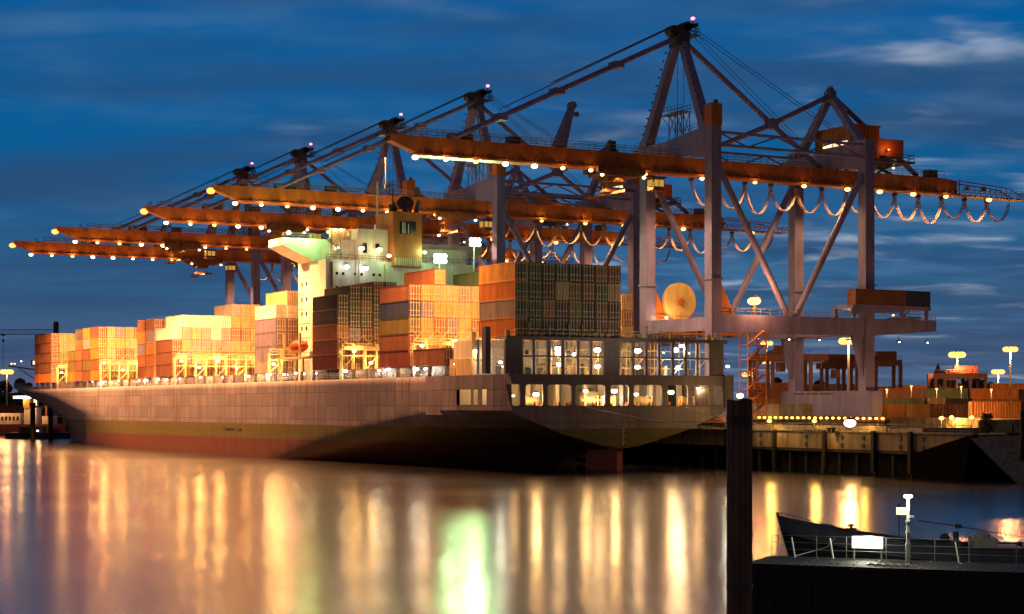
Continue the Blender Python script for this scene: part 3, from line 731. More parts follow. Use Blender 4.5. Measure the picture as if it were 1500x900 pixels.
# ------------------------------------------------------------------ containers
def cont_body(L, H):
    b = MB(); W = 2.44; hw = W/2
    for x in (-hw, hw-.14):
        for y in (0, L-.14): b.box(x, x+.14, y, y+.14, 0, H)
    for z in (0, H-.13):
        for x in (-hw, hw-.12): b.box(x+.001, x+.119, .14, L-.14, z+.001, z+.129)
        b.box(-hw+.14, hw-.14, .001, .12, z, z+.13); b.box(-hw+.14, hw-.14, L-.12, L-.001, z, z+.13)
    k = int((L-.28)/.5); st = (L-.28)/k
    for sg in (-1, 1):
        pts = []
        for i in range(k):
            y = .14+i*st
            for dy, d in ((0,.03),(.2,.03),(.3,.10),(.8,.10)):
                pts.append((sg*(hw-d), y+dy*st))
        pts.append((sg*(hw-.03), L-.14))
        n = len(pts); v = [(x,y,.13) for x,y in pts] + [(x,y,H-.13) for x,y in pts]
        b.add(v, [(i,i+1,n+i+1,n+i) if sg > 0 else (i+1,i,n+i,n+i+1) for i in range(n-1)])
    b.add([(-hw+.02,.02,H-.03),(hw-.02,.02,H-.03),(hw-.02,L-.02,H-.03),(-hw+.02,L-.02,H-.03)], [(0,1,2,3)])
    b.add([(-hw+.02,.02,.06),(hw-.02,.02,.06),(hw-.02,L-.02,.06),(-hw+.02,L-.02,.06)], [(3,2,1,0)])
    b.add([(-hw+.1,L-.06,.1),(hw-.1,L-.06,.1),(hw-.1,L-.06,H-.1),(-hw+.1,L-.06,H-.1)], [(3,2,1,0)])
    return b
def cont_door(H, sg):
    b = MB(); x0, x1 = (.02, 1.08) if sg > 0 else (-1.08, -.02)
    b.box(x0, x1, .05, .10, .14, H-.14)
    for z in (.55, H*.37, H*.63, H-.55): b.box(x0+.05, x1-.05, .028, .05, z-.16, z+.16)
    for f in (.25, .75):
        x = x0+(x1-x0)*f
        b.box(x-.055, x+.055, -.045, .02, .1, H-.1, 1)
        for z in (.3, H-.3, 1.15): b.box(x-.17, x+.17, -.03, .027, z-.1, z+.1, 1)
    b.box(x0+.15, x1-.15, -.05, -.01, 1.1, 1.2, 1)
    return b
MESHES = {}
def cmesh(kind, L, H, col):
    k = (kind, L if kind == 'container' else 0, H, col)
    if k not in MESHES:
        b = cont_body(L, H) if kind == 'container' else cont_door(H, kind)
        o = b.build('container' if kind == 'container' else 'door', [CM[col], LOCKM]); MESHES[k] = o.data
        bpy.data.objects.remove(o)
    return MESHES[k]
def container(loc, col, label, group, L=12.19, H=2.86, rz=0, doors=True, doorcol=None, cat='container'):
    o = bpy.data.objects.new('container', cmesh('container', L, H, col)); COL.objects.link(o)
    o.location = loc; o.rotation_euler = (0, 0, rz); tag(o, label, cat, group)
    if doors:
        for sg in (-1, 1):
            d = bpy.data.objects.new('door', cmesh(sg, L, H, doorcol or col)); COL.objects.link(d); d.parent = o
    return o
ORD = ['first','second','third','fourth','fifth','sixth','seventh','eighth','ninth','tenth']
def tierword(i, n): return 'bottom' if i == 0 else ('top' if i == n-1 else ORD[i])
def bay(y, z0, spec, where, group, L=12.19, H=2.9, dx=0.0, rnd=('brown','rust','orange','grey','navy','dark red','tan','olive','brown','rust')):
    for ci, (k, cols) in enumerate(spec):
        if isinstance(cols, int): cols = [random.choice(rnd) for _ in range(cols)]
        n = len(cols); hh = H
        for i, c in enumerate(cols):
            c, dc = c.split('/') if '/' in c else (c, None)
            cw = 'only column' if len(spec) == 1 else ('outermost column' if ci == 0 else ('innermost column' if ci == len(spec)-1 and ci > 1 else ORD[ci]+' column'))
            container((137.95+dx+1.22+2.5*k + random.uniform(-.03,.03), y+random.uniform(-.05,.05), z0+i*hh), c,
                f"{c} container, {tierword(i,n)} tier, {cw}, {where}", group, L, hh-.05, doorcol=dc)
bay(251, 21.95, [
    (0, ['orange/olive','grey/dark green','orange/dark green','amber/dark green']),  # doors painted green and olive to carry the dim green light there
    (1, ['dark green','dark green','dark green','dark green']),
    (2, ['black','rust','black','dark green']),
    (3, ['navy','black','tan','dark green']),
    (4, ['dark grey','olive','olive','black']),
    (5, ['black','black','brown','black']),
    (6, ['brown','brown','dark green','brown']),
    (7, ['brown','black','tan','dark red'])], 'stern stack', 'containers in the stern stack', H=2.95, dx=1.6)
bay(274, 19.3, [(14.55, ['orange','amber','rust','amber'])], 'small stack by the starboard rail', 'containers in the starboard stack')
bay(272.6, 17.7, [(0, ['brown'])], 'gap behind the stern stack', 'single container in the gap')
bay(286.6, 17.7, [
    (0, ['dark red','brown','olive','navy','brown']), (1, ['brown','tan','amber','lilac','amber']),
    (2, ['tan','amber','rust','amber','tan','brown/amber']), (3, ['brown','rust','lilac','amber','tan']),
    (4, ['rust','tan','amber','tan','grey']), (5, ['brown','tan','rust','amber','tan']), (6, ['brown','rust','tan','grey','rust','dark green'])],
    'tall stack forward of the stern stack', 'containers in the tall stack')
bay(318, 17.7, [(0, ['dark red','brown','rust','dark grey','black'])], 'dark stack aft of the casing', 'containers in the dark stack')
bay(318, 17.7, [(1, ['brown','rust','lilac','black','dark grey','black']), (2, ['brown','rust','dark red','dark grey','brown','black'])], 'dark stack beside the casing', 'containers in the dark stack', H=2.7)
bay(318, 17.7, [(k, ['brown','rust','brown','dark grey','black', c]) for k, c in ((3,'dark red'),(4,'black'))], 'dark stack in front of the casing', 'containers in the dark stack', H=2.85)
bay(356, 17.7, [(1, ['grey','lilac','lilac','lilac','white']), (2, ['rust','orange','rust','brown','white','tan']), (3, ['orange','tan','rust','brown','rust','tan']), (4, ['rust','rust','brown','orange','rust','amber'])],
    'stack ahead of the bridge wing', 'containers ahead of the bridge wing')
bay(417, 17.9, [(0, ['brown','brown','brown','white']), (1, ['amber','lilac','tan','grey','white']), (2, ['brown','tan','grey','tan','white']), (3, ['rust','amber','grey','grey','white']),
    (4, ['brown','tan','grey','white','white']), (5, ['rust','brown','grey','grey','white']), (6, ['orange','amber','tan','rust','amber','grey']), (7, ['rust','orange','amber','rust','amber','amber']), (8, ['brown','tan','orange','amber','orange','amber'])],
    'white topped stack amidships', 'containers in the white topped stack', H=2.95)
bay(431, 17.8, [(0, ['rust','rust','orange','lilac','brown']), (1, ['brown','orange','rust','brown','dark red'])], 'stack behind the white topped one', 'containers behind the white topped stack', L=6.06)
bay(438, 17.8, [(0, ['brown','rust','lilac','orange','brown'])], 'short stack behind the white topped one', 'containers behind the white topped stack', L=6.06)
bay(479, 17.7, [(0, ['orange','brown','orange','orange','brown']), (1, ['amber','tan','tan','amber','amber']), (2, ['tan','grey','rust','amber','lilac']), (3, ['amber','tan','rust','tan','amber']), (4, ['tan','amber','grey','tan','rust'])],
    'stack two bays from the bow', 'containers two bays from the bow', L=7.1)
bay(486.6, 17.7, [(0, ['brown','olive','brown','grey','orange'])], 'narrow stack behind the second bow stack', 'containers two bays from the bow', L=7.1)
bay(494.2, 17.7, [(0, ['rust','brown','rust','rust','dark grey'])], 'third narrow stack before the bow', 'containers two bays from the bow', L=7.1)
bay(501.8, 17.7, [(0, ['orange','olive','olive'])], 'low stack in front of the foremost one', 'containers two bays from the bow', L=7.1)
bay(527.6, 17.7, [(0, ['orange','brown','brown','brown','brown']), (1, ['black','brown','orange','amber','tan']), (2, ['tan','rust','tan','tan','amber'])], 'foremost stack', 'containers at the bow', L=12.19)
bay(540.4, 17.7, [(0, ['orange','brown','rust','dark red','rust'])], 'last short stack at the bow', 'containers at the bow', L=6.06)

# ------------------------------------------------------------------ gantry cranes
CX, CYC = 187.0, 274.4          # waterside leg line; the crane's own middle along the quay
LX = 222.0
def boom_mesh(xt, y0=CYC, BZ0=53.0, BZ1=56.2):
    b = MB()
    b.prism([(xt,BZ1),(xt,BZ1-1.1),(xt+5.3,BZ0+.25),(253.5,BZ0+.25),(253.5,BZ1-.35),(250,BZ1)], y0-.95, y0+.95, 'y')
    b.box(xt+5, 254, y0-1.6, y0+1.6, BZ0-.12, BZ0+.22)
    for i in range(60):
        x = 134+i*2; b.box(x-.05, x+.05, y0-1.55, y0-.96, BZ0+.22, BZ0+.75)
    for i in range(20):        # splice plates, stiffeners and hatches on the web
        x = xt+8+i*6.2; b.box(x-.16, x+.16, y0-1.0, y0-.96, BZ0+.3, BZ1-.1)
        b.box(x+1.6, x+2.5, y0-.99, y0-.957, BZ0+1.1, BZ0+1.9)
    return b
def make_crane():
    root = thing('gantry_crane', 'nearest ship to shore gantry crane with lilac legs and orange boom above the stern', 'crane', (CX, CYC, QZ))
    y0, yn, yf = CYC, CYC-10.6, CYC+10.6
    BZ0, BZ1 = 53.0, 56.2
    # boom and girder
    boom = boom_mesh(128.2).build('boom', CORANGE, root)
    b = MB().rail([(129,y0-1.05,BZ1),(250,y0-1.05,BZ1)], 1.25, .06, 3.0).rail([(129,y0+1.05,BZ1),(250,y0+1.05,BZ1)], 1.25, .06, 3.0)
    b.box(126.8, 128.3, y0-1.2, y0+1.2, BZ1-.3, BZ1-.1).rail([(126.9,y0-1.1,BZ1-.1),(126.9,y0+1.1,BZ1-.1)],1.1,.05,1)
    b.build('boom_railing', RAIL, root)
    for q in ((151,153.2,.8,0,1.2),(142.2,144,.7,0,1.0),(172,173,.5,0,2.0),(246,248.5,.8,-.2,1.5)):
        MB().box(q[0],q[1],y0-q[2],y0+q[2],BZ1+q[3],BZ1+q[4]).build('boom_machinery', DSTEEL, root)
    MB().tube((127.4,y0-1,BZ1),(127.4,y0-1,BZ0-5.5),.1,6).box(127.2,127.6,y0-1.2,y0-.8,BZ0-6,BZ0-5.4).build('tip_cable', DSTEEL, root)
    b = MB().beam((161.4,y0,BZ1),(164.0,y0,63.6),2.2,1.6,1.0,.8,up=(0,1,0)).tube((164.1,y0-.6,63.9),(164.1,y0+.6,63.9),.7,10).tube((165,y0-.3,62.4),(165,y0+.3,62.4),.5,8)
    b.build('link_mast', STEEL, root)
    # lattice tail
    b = MB(); T0, T1 = 253.5, 270.5
    for yy in (y0-1.5, y0+1.5):
        b.tube((T0,yy,BZ0),(T1,yy,BZ0),.11,6).tube((T0,yy,BZ1-.4),(T1-3.5,yy,BZ1-1.2),.13,6).tube((T1-3.5,yy,BZ1-1.2),(T1,yy,BZ0+.6),.1,6)
        b.tube((T0,yy,BZ0+1.1),(T1+2,yy,BZ0+1.1),.06,5)
        for i in range(12):
            x = T0+i*1.42; b.tube((x,yy,BZ0),(x,yy,BZ0+1.9 if i < 10 else BZ0+1.2),.06,5); b.tube((x,yy,BZ0),(x+1.42,yy,BZ0+1.7),.05,5)
    b.box(T0,T1+1.8,y0-1.6,y0+1.6,BZ0-.1,BZ0).rail([(T1,y0-1.5,BZ0),(T1+2,y0-1.5,BZ0),(T1+2,y0+1.5,BZ0)],1.3,.05,.7).tube((T0+8,y0,BZ0+1.2),(T0+8,y0,BZ0+2.2),.5,8)
    b.build('boom_tail', CORANGE, root)
    # legs
    for x in (CX, LX):
        for y in (yn, yf):
            MB().beam((x,y,10.0),(x,y,60.6),2.1,2.2,up=(0,1,0)).box(x-1.25,x+1.25,y-1.3,y+1.3,33.2,33.5).build('leg', STEEL, root)
    for x, c in ((CX,True),(LX,False)):
        if c: 
            MB().box(x-1.16,x+1.16,yn-1.2,yn+1.2,60.62,64.5).tube((x+.6,yn,64.5),(x+.6,yn,65.3),.45,8).build('leg_cap', CORANGE, root)
        # cross beam over the boom
        b = MB().prism([(yn+1.12,60.55),(yn+6,60.2),(yn+13.5,60.55-1.1),(yf+3.2,59.2),(yf+3.2,56.45),(yn+10,56.45),(yn+1.12,55.2)], x-1.02, x+1.02, 'x')
        b.build('cross_beam', STEEL, root)
        MB().rail([(x-.95,yn+1.5,60.5),(x-.95,yn+9,60.0)],1.1,.05,2).build('beam_railing', RAIL, root)
        MB().rail([(x-.95,yf-5,59.4),(x-.95,yf+3,59.2)],1.1,.05,2).build('beam_railing', RAIL, root)
        # sill beam and bogies
        MB().box(x-1.3,x+1.3,yn-3,yf+3,10.0-1.2,13.6).build('sill_beam', STEEL, root)
        for y in (yn, yf):
            b = MB().box(x-.9,x+.9,y-4.2,y+4.2,7.9,8.75)
            for k in range(8): b.tube((x-.5,y-3.7+k*1.05,7.25),(x+.5,y-3.7+k*1.05,7.25),.5,10,m=1)
            b.prism([(y-2.6,8.8),(y+2.6,8.8),(y+1,10.2),(y-1,10.2)], x-.7, x+.7, 'x')
            b.build('bogie', [CORANGE, DSTEEL], root)
    # portal beams along the boom direction, with the overhang landward
    for y in (yn, yf):
        b = MB().prism([(CX+1.06,27.1),(LX-1.06,27.1),(LX-1.06,23.9),(CX+1.06,23.9)], y-.8, y+.8, 'y')
        b.prism([(LX+1.06,27.1),(LX+16.5,27.1),(LX+16.5,25.0),(LX+1.06,23.9)], y-.8, y+.8, 'y')
        b.build('portal_beam', STEEL, root)
        MB().rail([(CX+1.2,y-.75,27.1),(LX-1.2,y-.75,27.1)],1.1,.05,2.2).build('beam_railing', RAIL, root)
        MB().rail([(LX+1.2,y-.75,27.1),(LX+16.4,y-.75,27.1),(LX+16.4,y+.75,27.1)],1.1,.05,2.2).build('beam_railing', RAIL, root)
        mid = (CX+LX)/2
        MB().tube((CX+1,y,53.8),(mid-.9,y,27.2),.62,10).build('brace', STEEL, root)
        MB().tube((LX-1,y,53.8),(mid+.9,y,27.2),.62,10).build('brace', STEEL, root)
        MB().prism([(CX+1.06,33.2),(CX+4.2,27.12),(CX+1.06,27.12)], y-.7, y+.7, 'y').build('gusset', CORANGE, root)
        b = MB()
        for z in (59.6, 57.3): b.tube((CX+1,y,z),(LX-1,y,z),.28,8)
        for i in range(5):
            xa = CX+1+i*6.6; zz = (57.3,59.6) if i % 2 else (59.6,57.3)
            b.tube((xa,y,zz[0]),(xa+6.6,y,zz[1]),.16,6)
        b.build('tie_truss', STEEL, root)
        # flared knees at the lower landside legs
        MB().prism([(LX-1.06,23.9),(LX-3.4,23.9),(LX-1.06,16)], y-.6, y+.6, 'y').build('gusset', STEEL, root)
    # cross ties between near and far portal beams
    for x in (CX, LX): MB().box(x-1,x+1,yn+.8,yf-.8,24.2,26.6).build('cross_tie', STEEL, root)
    # A frames
    for sg in (-1, 1):
        MB().beam((CX,y0+sg*9.6+.9,60.0),(CX,y0+sg*.9,77.5),1.7,1.9,1.2,1.3,up=(1,0,0)).build('mast_leg', STEEL, root)
        MB().beam((LX,y0+sg*9.4,59.8),(LX,y0+sg*.5,69.8),1.3,1.5,1.1,1.2,up=(1,0,0)).build('mast_leg', STEEL, root)
        b = MB()
        for k in range(11):
            t = .1+.08*k; p = Vector((CX-1,y0+sg*9.6+.9,60.0)).lerp(Vector((CX-1,y0+sg*.9,77.5)), t); b.box(p.x-.12,p.x+.12,p.y+sg*.9,p.y+sg*1.25,p.z-.15,p.z+.15)
        b.build('ladder_bracket', DSTEEL, root)
    hd = MB().box(CX-1.2,CX+1.2,y0-1.7,y0+1.7,76.4,79.2).prism([(CX-2,78.4),(CX+3.4,80.3),(CX+3.4,81.0),(CX-2,80.0)], y0-1.2, y0+1.2, 'y')
    hd.tube((CX-1.6,y0-1,79.2),(CX-1.6,y0+1,79.2),1.0,10).tube((CX+1.2,y0-1.2,80.2),(CX+1.2,y0+1.2,80.2),.9,10).box(CX+1.5,CX+3.5,y0-1.6,y0+1.6,78.5,78.7)
    hd.rail([(CX+1.5,y0-1.5,78.7),(CX+3.5,y0-1.5,78.7),(CX+3.5,y0+1.5,78.7)],1.2,.06,.9).rail([(CX-1,y0-1.6,76.4),(CX+2,y0-1.6,75.2)],1.1,.06,.9).tube((CX+3,y0,81),(CX+3,y0,81.7),.12,6)
    head = hd.build('mast_head', DSTEEL, root)
    bulb(root, (CX+3,y0,82.0), .42, E_RED, 'warning_lamp', hood=False)
    MB().box(LX-.8,LX+.8,y0-.9,y0+.9,69.2,71.3).prism([(LX-.7,71.3),(LX+.7,71.3),(LX,72.3)], y0-.6,y0+.6,'y').build('mast_head', STEEL, root)
    # stays
    b = MB()
    for dy in (-.75, .75): b.tube((CX-.8,y0+dy,78),(140.4,y0+dy,56.4),.42,8)
    for t in (.28,.55,.8): 
        p = Vector((CX-.8,y0,78)).lerp(Vector((140.4,y0,56.4)), t); b.box(p.x-.9,p.x+.9,y0-1.3,y0+1.3,p.z-.6,p.z+.5)
    b.box(139.6,141.4,y0-.94,y0+.94,56.2,57.2)
    b.build('forestay', STEEL, root)
    b = MB()
    for dy in (-.8, .8): b.tube((CX-1.6,y0+dy,80.1),(160,y0+dy,67.6),.06,5); b.tube((CX-1.6,y0+dy,79.9),(150,y0+dy,62.3),.05,5)
    for dy in (-.6, .6): b.tube((CX+1.5,y0+dy,80.7),(227,y0+dy,62),.06,5); b.tube((CX+1.5,y0+dy,80.4),(216,y0+dy,60),.05,5)
    for dy in (-1, 1): b.tube((CX+.3,y0+dy,76.5),(CX+.3,y0+dy,61),.05,5)
    b.build('hoist_rope', CABLE, root)
    kn = (208, y0, 63.9)
    for q in ((CX+1,y0,77.6),(219.9,y0,56.2),(LX-.6,y0,70.2),(196.6,y0,59.2)):
        MB().tube(kn, q, .5, 8).build('backstay', STEEL, root)
    MB().box(206.9,209.1,y0-.8,y0+.8,63,64.9).build('stay_knot', STEEL, root)
    MB().beam((196.6,y0,59.4),(CX+1,y0,58.6),.8,.8).build('backstay', STEEL, root)
    MB().tube((LX+.6,y0,70.4),(243.8,y0,56.4),.5,8).build('backstay', STEEL, root)
    # machinery house
    mh = MB().box(223.4,229.6,y0-5.4,y0+6.4,58.0,64.2).box(223.2,229.8,y0-5.6,y0+6.6,64.2,64.45).box(229.65,235.8,y0-5.2,y0+2.5,58.9,62.2)
    for i in range(12): mh.box(223.33,223.4,y0-5+i*.95,y0-4.7+i*.95,58.1,64.1)
    for i in range(6): mh.box(224+i*.95,224.3+i*.95,y0-5.47,y0-5.4,58.1,64.1)
    h = mh.build('machinery_house', CORANGE, root)
    MB().box(223.28,223.34,y0-3.5,y0+.6,60.8,61.5).box(223.28,223.34,y0+1,y0+3.8,60.8,61.5).build('window_strip', E_WIN, h)
    b = MB().box(223,237.5,y0-6.6,y0+7,57.6,57.95).rail([(230,y0-6.5,57.95),(237.4,y0-6.5,57.95),(237.4,y0+6,57.95)],1.2,.06,1.6)
    for x in (226,234):
        for yy in (y0-4,y0+4): b.beam((x,yy,57.6),(x-1,y0+(.9 if yy > y0 else -.9),BZ1),.35,.35)
    b.beam((233.5,y0,57.6),(237.2,y0,56.2),.5,.5)
    b.build('house_platform', DSTEEL, h)
    bulb(root, (231.5,y0-5.9,60.0), .22, E_TIP, 'lamp'); light('POINT', (231.5,y0-6.6,60.2), (1,.25,.05), 130, root, .2)
    bulb(root, (236,y0-2,57.2), .25, E_YEL, 'lamp')
    # lattice platform on the cross beam
    b = MB()
    for x in (CX-.9, CX+.9):
        for yy in (y0-2, y0, y0+2): b.tube((x,yy,59.6),(x,yy,64.4),.09,5)
        for i in range(2): b.tube((x,y0-2+i*2,60.5),(x,y0+i*2,64.3),.07,5); b.tube((x,y0+i*2,60.5),(x,y0-2+i*2,64.3),.07,5)
        b.tube((x,y0+2,62),(x,y0+4.4,64.3),.07,5)
    b.box(CX-1,CX+1,y0-2.2,y0+4.6,64.3,64.45).rail([(CX-1,y0-2.2,64.45),(CX-1,y0+4.6,64.45)],1.2,.06,1.2).rail([(CX+1,y0-2.2,64.45),(CX+1,y0+4.6,64.45)],1.2,.06,1.2)
    b.build('sheave_platform', RAIL, root)
    # trolley with cab
    t = MB().box(168,178,y0-2.6,y0-1.7,52.2,53.3).box(168,178,y0+1.7,y0+2.6,52.2,53.3).box(169,177,y0-2.6,y0+2.6,51.7,52.2).box(170.5,174,y0-1.6,y0+1.6,50.7,51.7)
    for i in range(5): t.tube((169+i*2,y0-2.75,52.9),(169+i*2,y0-2.6,52.9),.35,8)
    tr = t.build('trolley', TROLLEY, root)
    MB().box(179.6,182,y0-2.6,y0-.6,49.6,51.8).box(178,182.4,y0-2.8,y0-.4,51.8,52.1).build('operator_cab', TROLLEY, tr)
    MB().box(179.52,179.58,y0-2.4,y0-.8,50.3,51.5).box(179.8,180.7,y0-2.68,y0-2.62,50.3,51.5).box(180.9,181.8,y0-2.68,y0-2.62,50.3,51.5).build('cab_window', E_CAB, tr)
    s = MB()
    for dx in (-1.4, 1.4): s.tube((172.3+dx,y0-.8,50.7),(172.3+dx,y0-.6,49.4),.05,5).tube((172.3+dx,y0+.8,50.7),(172.3+dx,y0+.6,49.4),.05,5)
    s.box(170.6,174,y0-.9,y0+.9,49.0,49.5).box(171.9,172.7,y0-6,y0+6,48.6,49.0)
    for yy in (-6,6): s.box(171.2,173.4,y0+yy-.25,y0+yy+.25,48.4,48.95)
    s.build('spreader', TROLLEY, tr)
    for x in (168.6,177.4): bulb(tr, (x,y0-2.9,51.6), .35, E_YEL, 'floodlight')
    light('SPOT', (168,y0-3.2,50), (1, .55, .26), 26000, tr, .4, (172,y0-3,0), 160)
    # festoon cable loops
    f = MB(); random.seed(11)
    xx = [191 + i*6.1 for i in range(14)]
    for a, c in zip(xx[:-1], xx[1:]):
        dep = random.uniform(3.6, 5.6)
        for dy in (-.35, 0, .35):
            pts = [Vector((a+(c-a)*i/16, y0+2.0+dy, BZ0-.5-dep*(1-(2*i/16-1)**2)**.72)) for i in range(17)]
            f.path(pts, .085, 6)
        f.box(a-.3, a+.3, y0+1.55, y0+2.5, BZ0-.6, BZ0-.1, 1)
    f.build('festoon_cable', [FEST, DSTEEL], root, smooth=True)
    # boom lamps
    xl = [132.6 + 5.75*i for i in range(9)] + [191, 203, 214.5, 225, 233, 241.5, 250, 261.5]
    for i, x in enumerate(xl):
        bulb(root, (x, y0-1.5, BZ0-.55), random.choice((.42,.5,.6)), random.choice((E_SOD, E_SOD, E_YEL)), 'boom_lamp')
        light('SPOT', (x, y0-1.5, BZ0-1.3), (1, .45, .13), 12500 if x < 185 else 9000, root, .45, (x, y0-1.5, 0), 150, .5)
        if i < 16: light('POINT', (x, y0-2.1, BZ0-.3), (1, .45, .11), 62, root, .3).name = 'glow_light'
    # walkway lamps and stair tower at the near waterside leg
    st = MB()
    for (xa, ya) in ((191,yn-2.5),(195,yn-2.5),(191,yn-5),(195,yn-5)): st.tube((xa,ya,QZ),(xa,ya,23.9),.12,6)
    for k in range(6):
        z = 8.5+k*2.6; st.box(190.8,195.2,yn-5.2,yn-2.3,z,z+.1); st.rail([(191,yn-5,z),(195,yn-5,z)],1.1,.06,1.3)
        st.beam((191.2,yn-4.5,z),(194.8,yn-4.5,z+2.6),.6,.12)
        st.tube((191,yn-5,z),(195,yn-5,z+2.6),.06,5)
    st.build('stair_tower', CORANGE, root)
    for x in (196, 203, 210, 217, 229, 236):
        MB().tube((x,yn-.95,23.9),(x,yn-.95,22.9),.05,5).prism([(x-.5,22.9),(x+.5,22.9),(x+.25,23.15),(x-.25,23.15)],yn-1.2,yn-.7,'y').build('lamp_arm', DSTEEL, root)
        bulb(root, (x+.2, yn-.95, 22.82), .17, E_GRN, 'beam_lamp', hood=False)
    return root
crane = make_crane()
CRANES = [crane]
CL = ['second gantry crane, its orange boom crossing just behind the ship funnel', 'third gantry crane, mast rising directly left of the funnel top',
      'fourth gantry crane with long orange boom above the white topped stack', 'farthest gantry crane, its boom tip nearest the edge of the harbour view']
for lab, y in zip(CL, (354.2, 399.0, 456.0, 500.5)):
    c = copy_tree(crane); c.location = (CX, y, QZ); c['label'] = lab; CRANES.append(c)
    dx = {354.2: 8, 399.0: -14, 456.0: -20, 500.5: 2}[y]
    for ch in c.children:
        if ch.name.startswith('trolley'): ch.location.x += dx
glow_far = None; gone = []
for c in CRANES[1:]:
    for ch in c.children:
        if ch.name.startswith('glow_light'):
            if glow_far is None: glow_far = ch.data.copy(); glow_far.energy = 230
            ch.data = glow_far
for c, dxt in zip(CRANES[1:], (2.4, 2.4, 7.6, 7.6)):
    bm = boom_mesh(128.2-dxt).build('boom', CORANGE, None); me = bm.data; bpy.data.objects.remove(bm)
    me.transform(Matrix.Translation((-CX, -CYC, -QZ)))
    for ch in c.children:
        nm = ch.name.split('.')[0]
        if nm == 'boom': ch.data = me
        elif nm == 'tip_cable': gone.append(ch)
        elif nm in ('boom_lamp', 'lamp_light', 'glow_light') and ch.location.x < -2 and ch.location.z > 44: ch.location.x -= dxt
for ch in gone: bpy.data.objects.remove(ch)
for c in CRANES: c['group'] = 'gantry cranes along the quay'
# boom tip lamps lit on four cranes; nearest unlit boom gets an added fill spot
for i, c in enumerate(CRANES):
    yy = c.location.y
    WBASE[c.name] = Vector(c.location)
    if i:
        bulb(c, ((127.2, 125.5, 125.5, 120.3, 120.3)[i], yy, 54.9), .95, E_TIP, 'tip_lamp', hood=False)
    light('SPOT', ((126.6, 124.4, 124.4, 121, 121)[i], yy, 52.4), SODIUM, (240000, 340000, 470000, 520000, 480000)[i], c, .5, (134, yy, 4), 130, .7)
# extras of the nearest crane only
ynr = CYC-10.6; yfr = CYC+10.6
b = MB().tube((193.4,yfr-1.6,30.5),(193.4,yfr-1.25,30.5),3.55,40).tube((193.4,yfr-1.0,30.5),(193.4,yfr-.65,30.5),3.55,40).tube((193.4,yfr-1.25,30.5),(193.4,yfr-1.0,30.5),1.4,20)
for i in range(36):
    a = i*math.pi/18; b.beam((193.4+.5*math.cos(a),yfr-1.62,30.5+.5*math.sin(a)),(193.4+3.45*math.cos(a),yfr-1.62,30.5+3.45*math.sin(a)),.05,.06)
reel = b.build('cable_reel', REELY, crane)
MB().tube((193.4,yfr-1.95,30.5),(193.4,yfr-1.62,30.5),.62,14).tube((193.4,yfr-2.0,30.5),(193.4,yfr-1.94,30.5),.3,10).build('reel_hub', CORANGE, reel)
MB().box(192.8,194,yfr-.6,yfr+.3,27.1,31).build('reel_bracket', DSTEEL, crane)
b = MB().box(188.2,206,yfr-2.2,yfr-.85,26.3,26.5).box(188.2,206,yfr-2.4,yfr-.85,24.2,24.5).box(199,206,yfr-2.4,yfr-.9,24.5,26.2).rail([(188.2,yfr-2.3,26.5),(206,yfr-2.3,26.5)],1.1,.05,1.6)
for i in range(5): b.tube((189+i*2.1,yfr-2.1,25.3),(190.4+i*2.1,yfr-2.1,25.3),.45,8)
b.build('cable_walkway', CORANGE, crane)
bulb(crane, (189.6,yfr-2.5,27.3), .3, E_YEL, 'walkway_lamp'); light('POINT', (189.6,yfr-3.2,27.3), WARM, 900, crane, .3)
bulb(crane, (195.6,ynr-.6,29.6), 1.25, E_SOD, 'floodlight', sz=.6); light('POINT', (195.6,ynr-1.9,29.8), SODIUM, 8000, crane, .7)
MB().box(195.3,195.9,ynr-.7,ynr-.2,27.1,28.9).build('floodlight_stand', DSTEEL, crane)
pl = MB().box(216.5,235.4,ynr-2.8,ynr+3.2,28.8,29.5).box(216.5,217.2,ynr-2.8,ynr-2.2,27.1,28.8).box(228,228.7,ynr-2.8,ynr-2.2,27.1,28.8).box(216.5,217.2,ynr+2.4,ynr+3,27.1,28.8)
pl.prism([(216.5,28.8),(229,28.8),(229,28.3),(223,28.1),(216.5,27.7)], ynr-2.85, ynr-2.5, 'y').box(229.2,233.4,ynr-2.4,ynr+2.4,27.12,27.5).box(234.6,235.2,ynr-2.3,ynr-1.8,27.1,28.8).beam((229.3,ynr-2,27.5),(233,ynr-2,30.8),.2,.2)
pl.build('pinning_platform', STEEL, crane)
bulb(crane, (226,ynr-2.9,31.6-3.9), .2, E_YEL, 'lamp')
b = MB()   # unreadable maintenance notice on the landside sill beam
random.seed(21); yv = yfr-1.2
for wlen in (9, 10, 11):
    for i in range(wlen):
        hgt = random.choice((.42,.42,.3)); b.box(LX-1.325, LX-1.303, yv-.26, yv, 12.9, 12.9+hgt); yv -= .36
    yv -= .6
b.build('notice_lettering', TEXTM, crane)
container((217+12.1, ynr-1.6, 29.52), 'brown', 'brown container lying on the platform of the nearest crane', 'containers on the crane platform', 12.0, 2.9, R(90))
container((229.25+6.06, ynr-1.5, 29.52), 'navy', 'short navy blue container at the outer end of the crane platform', 'containers on the crane platform', 6.06, 2.9, R(90))

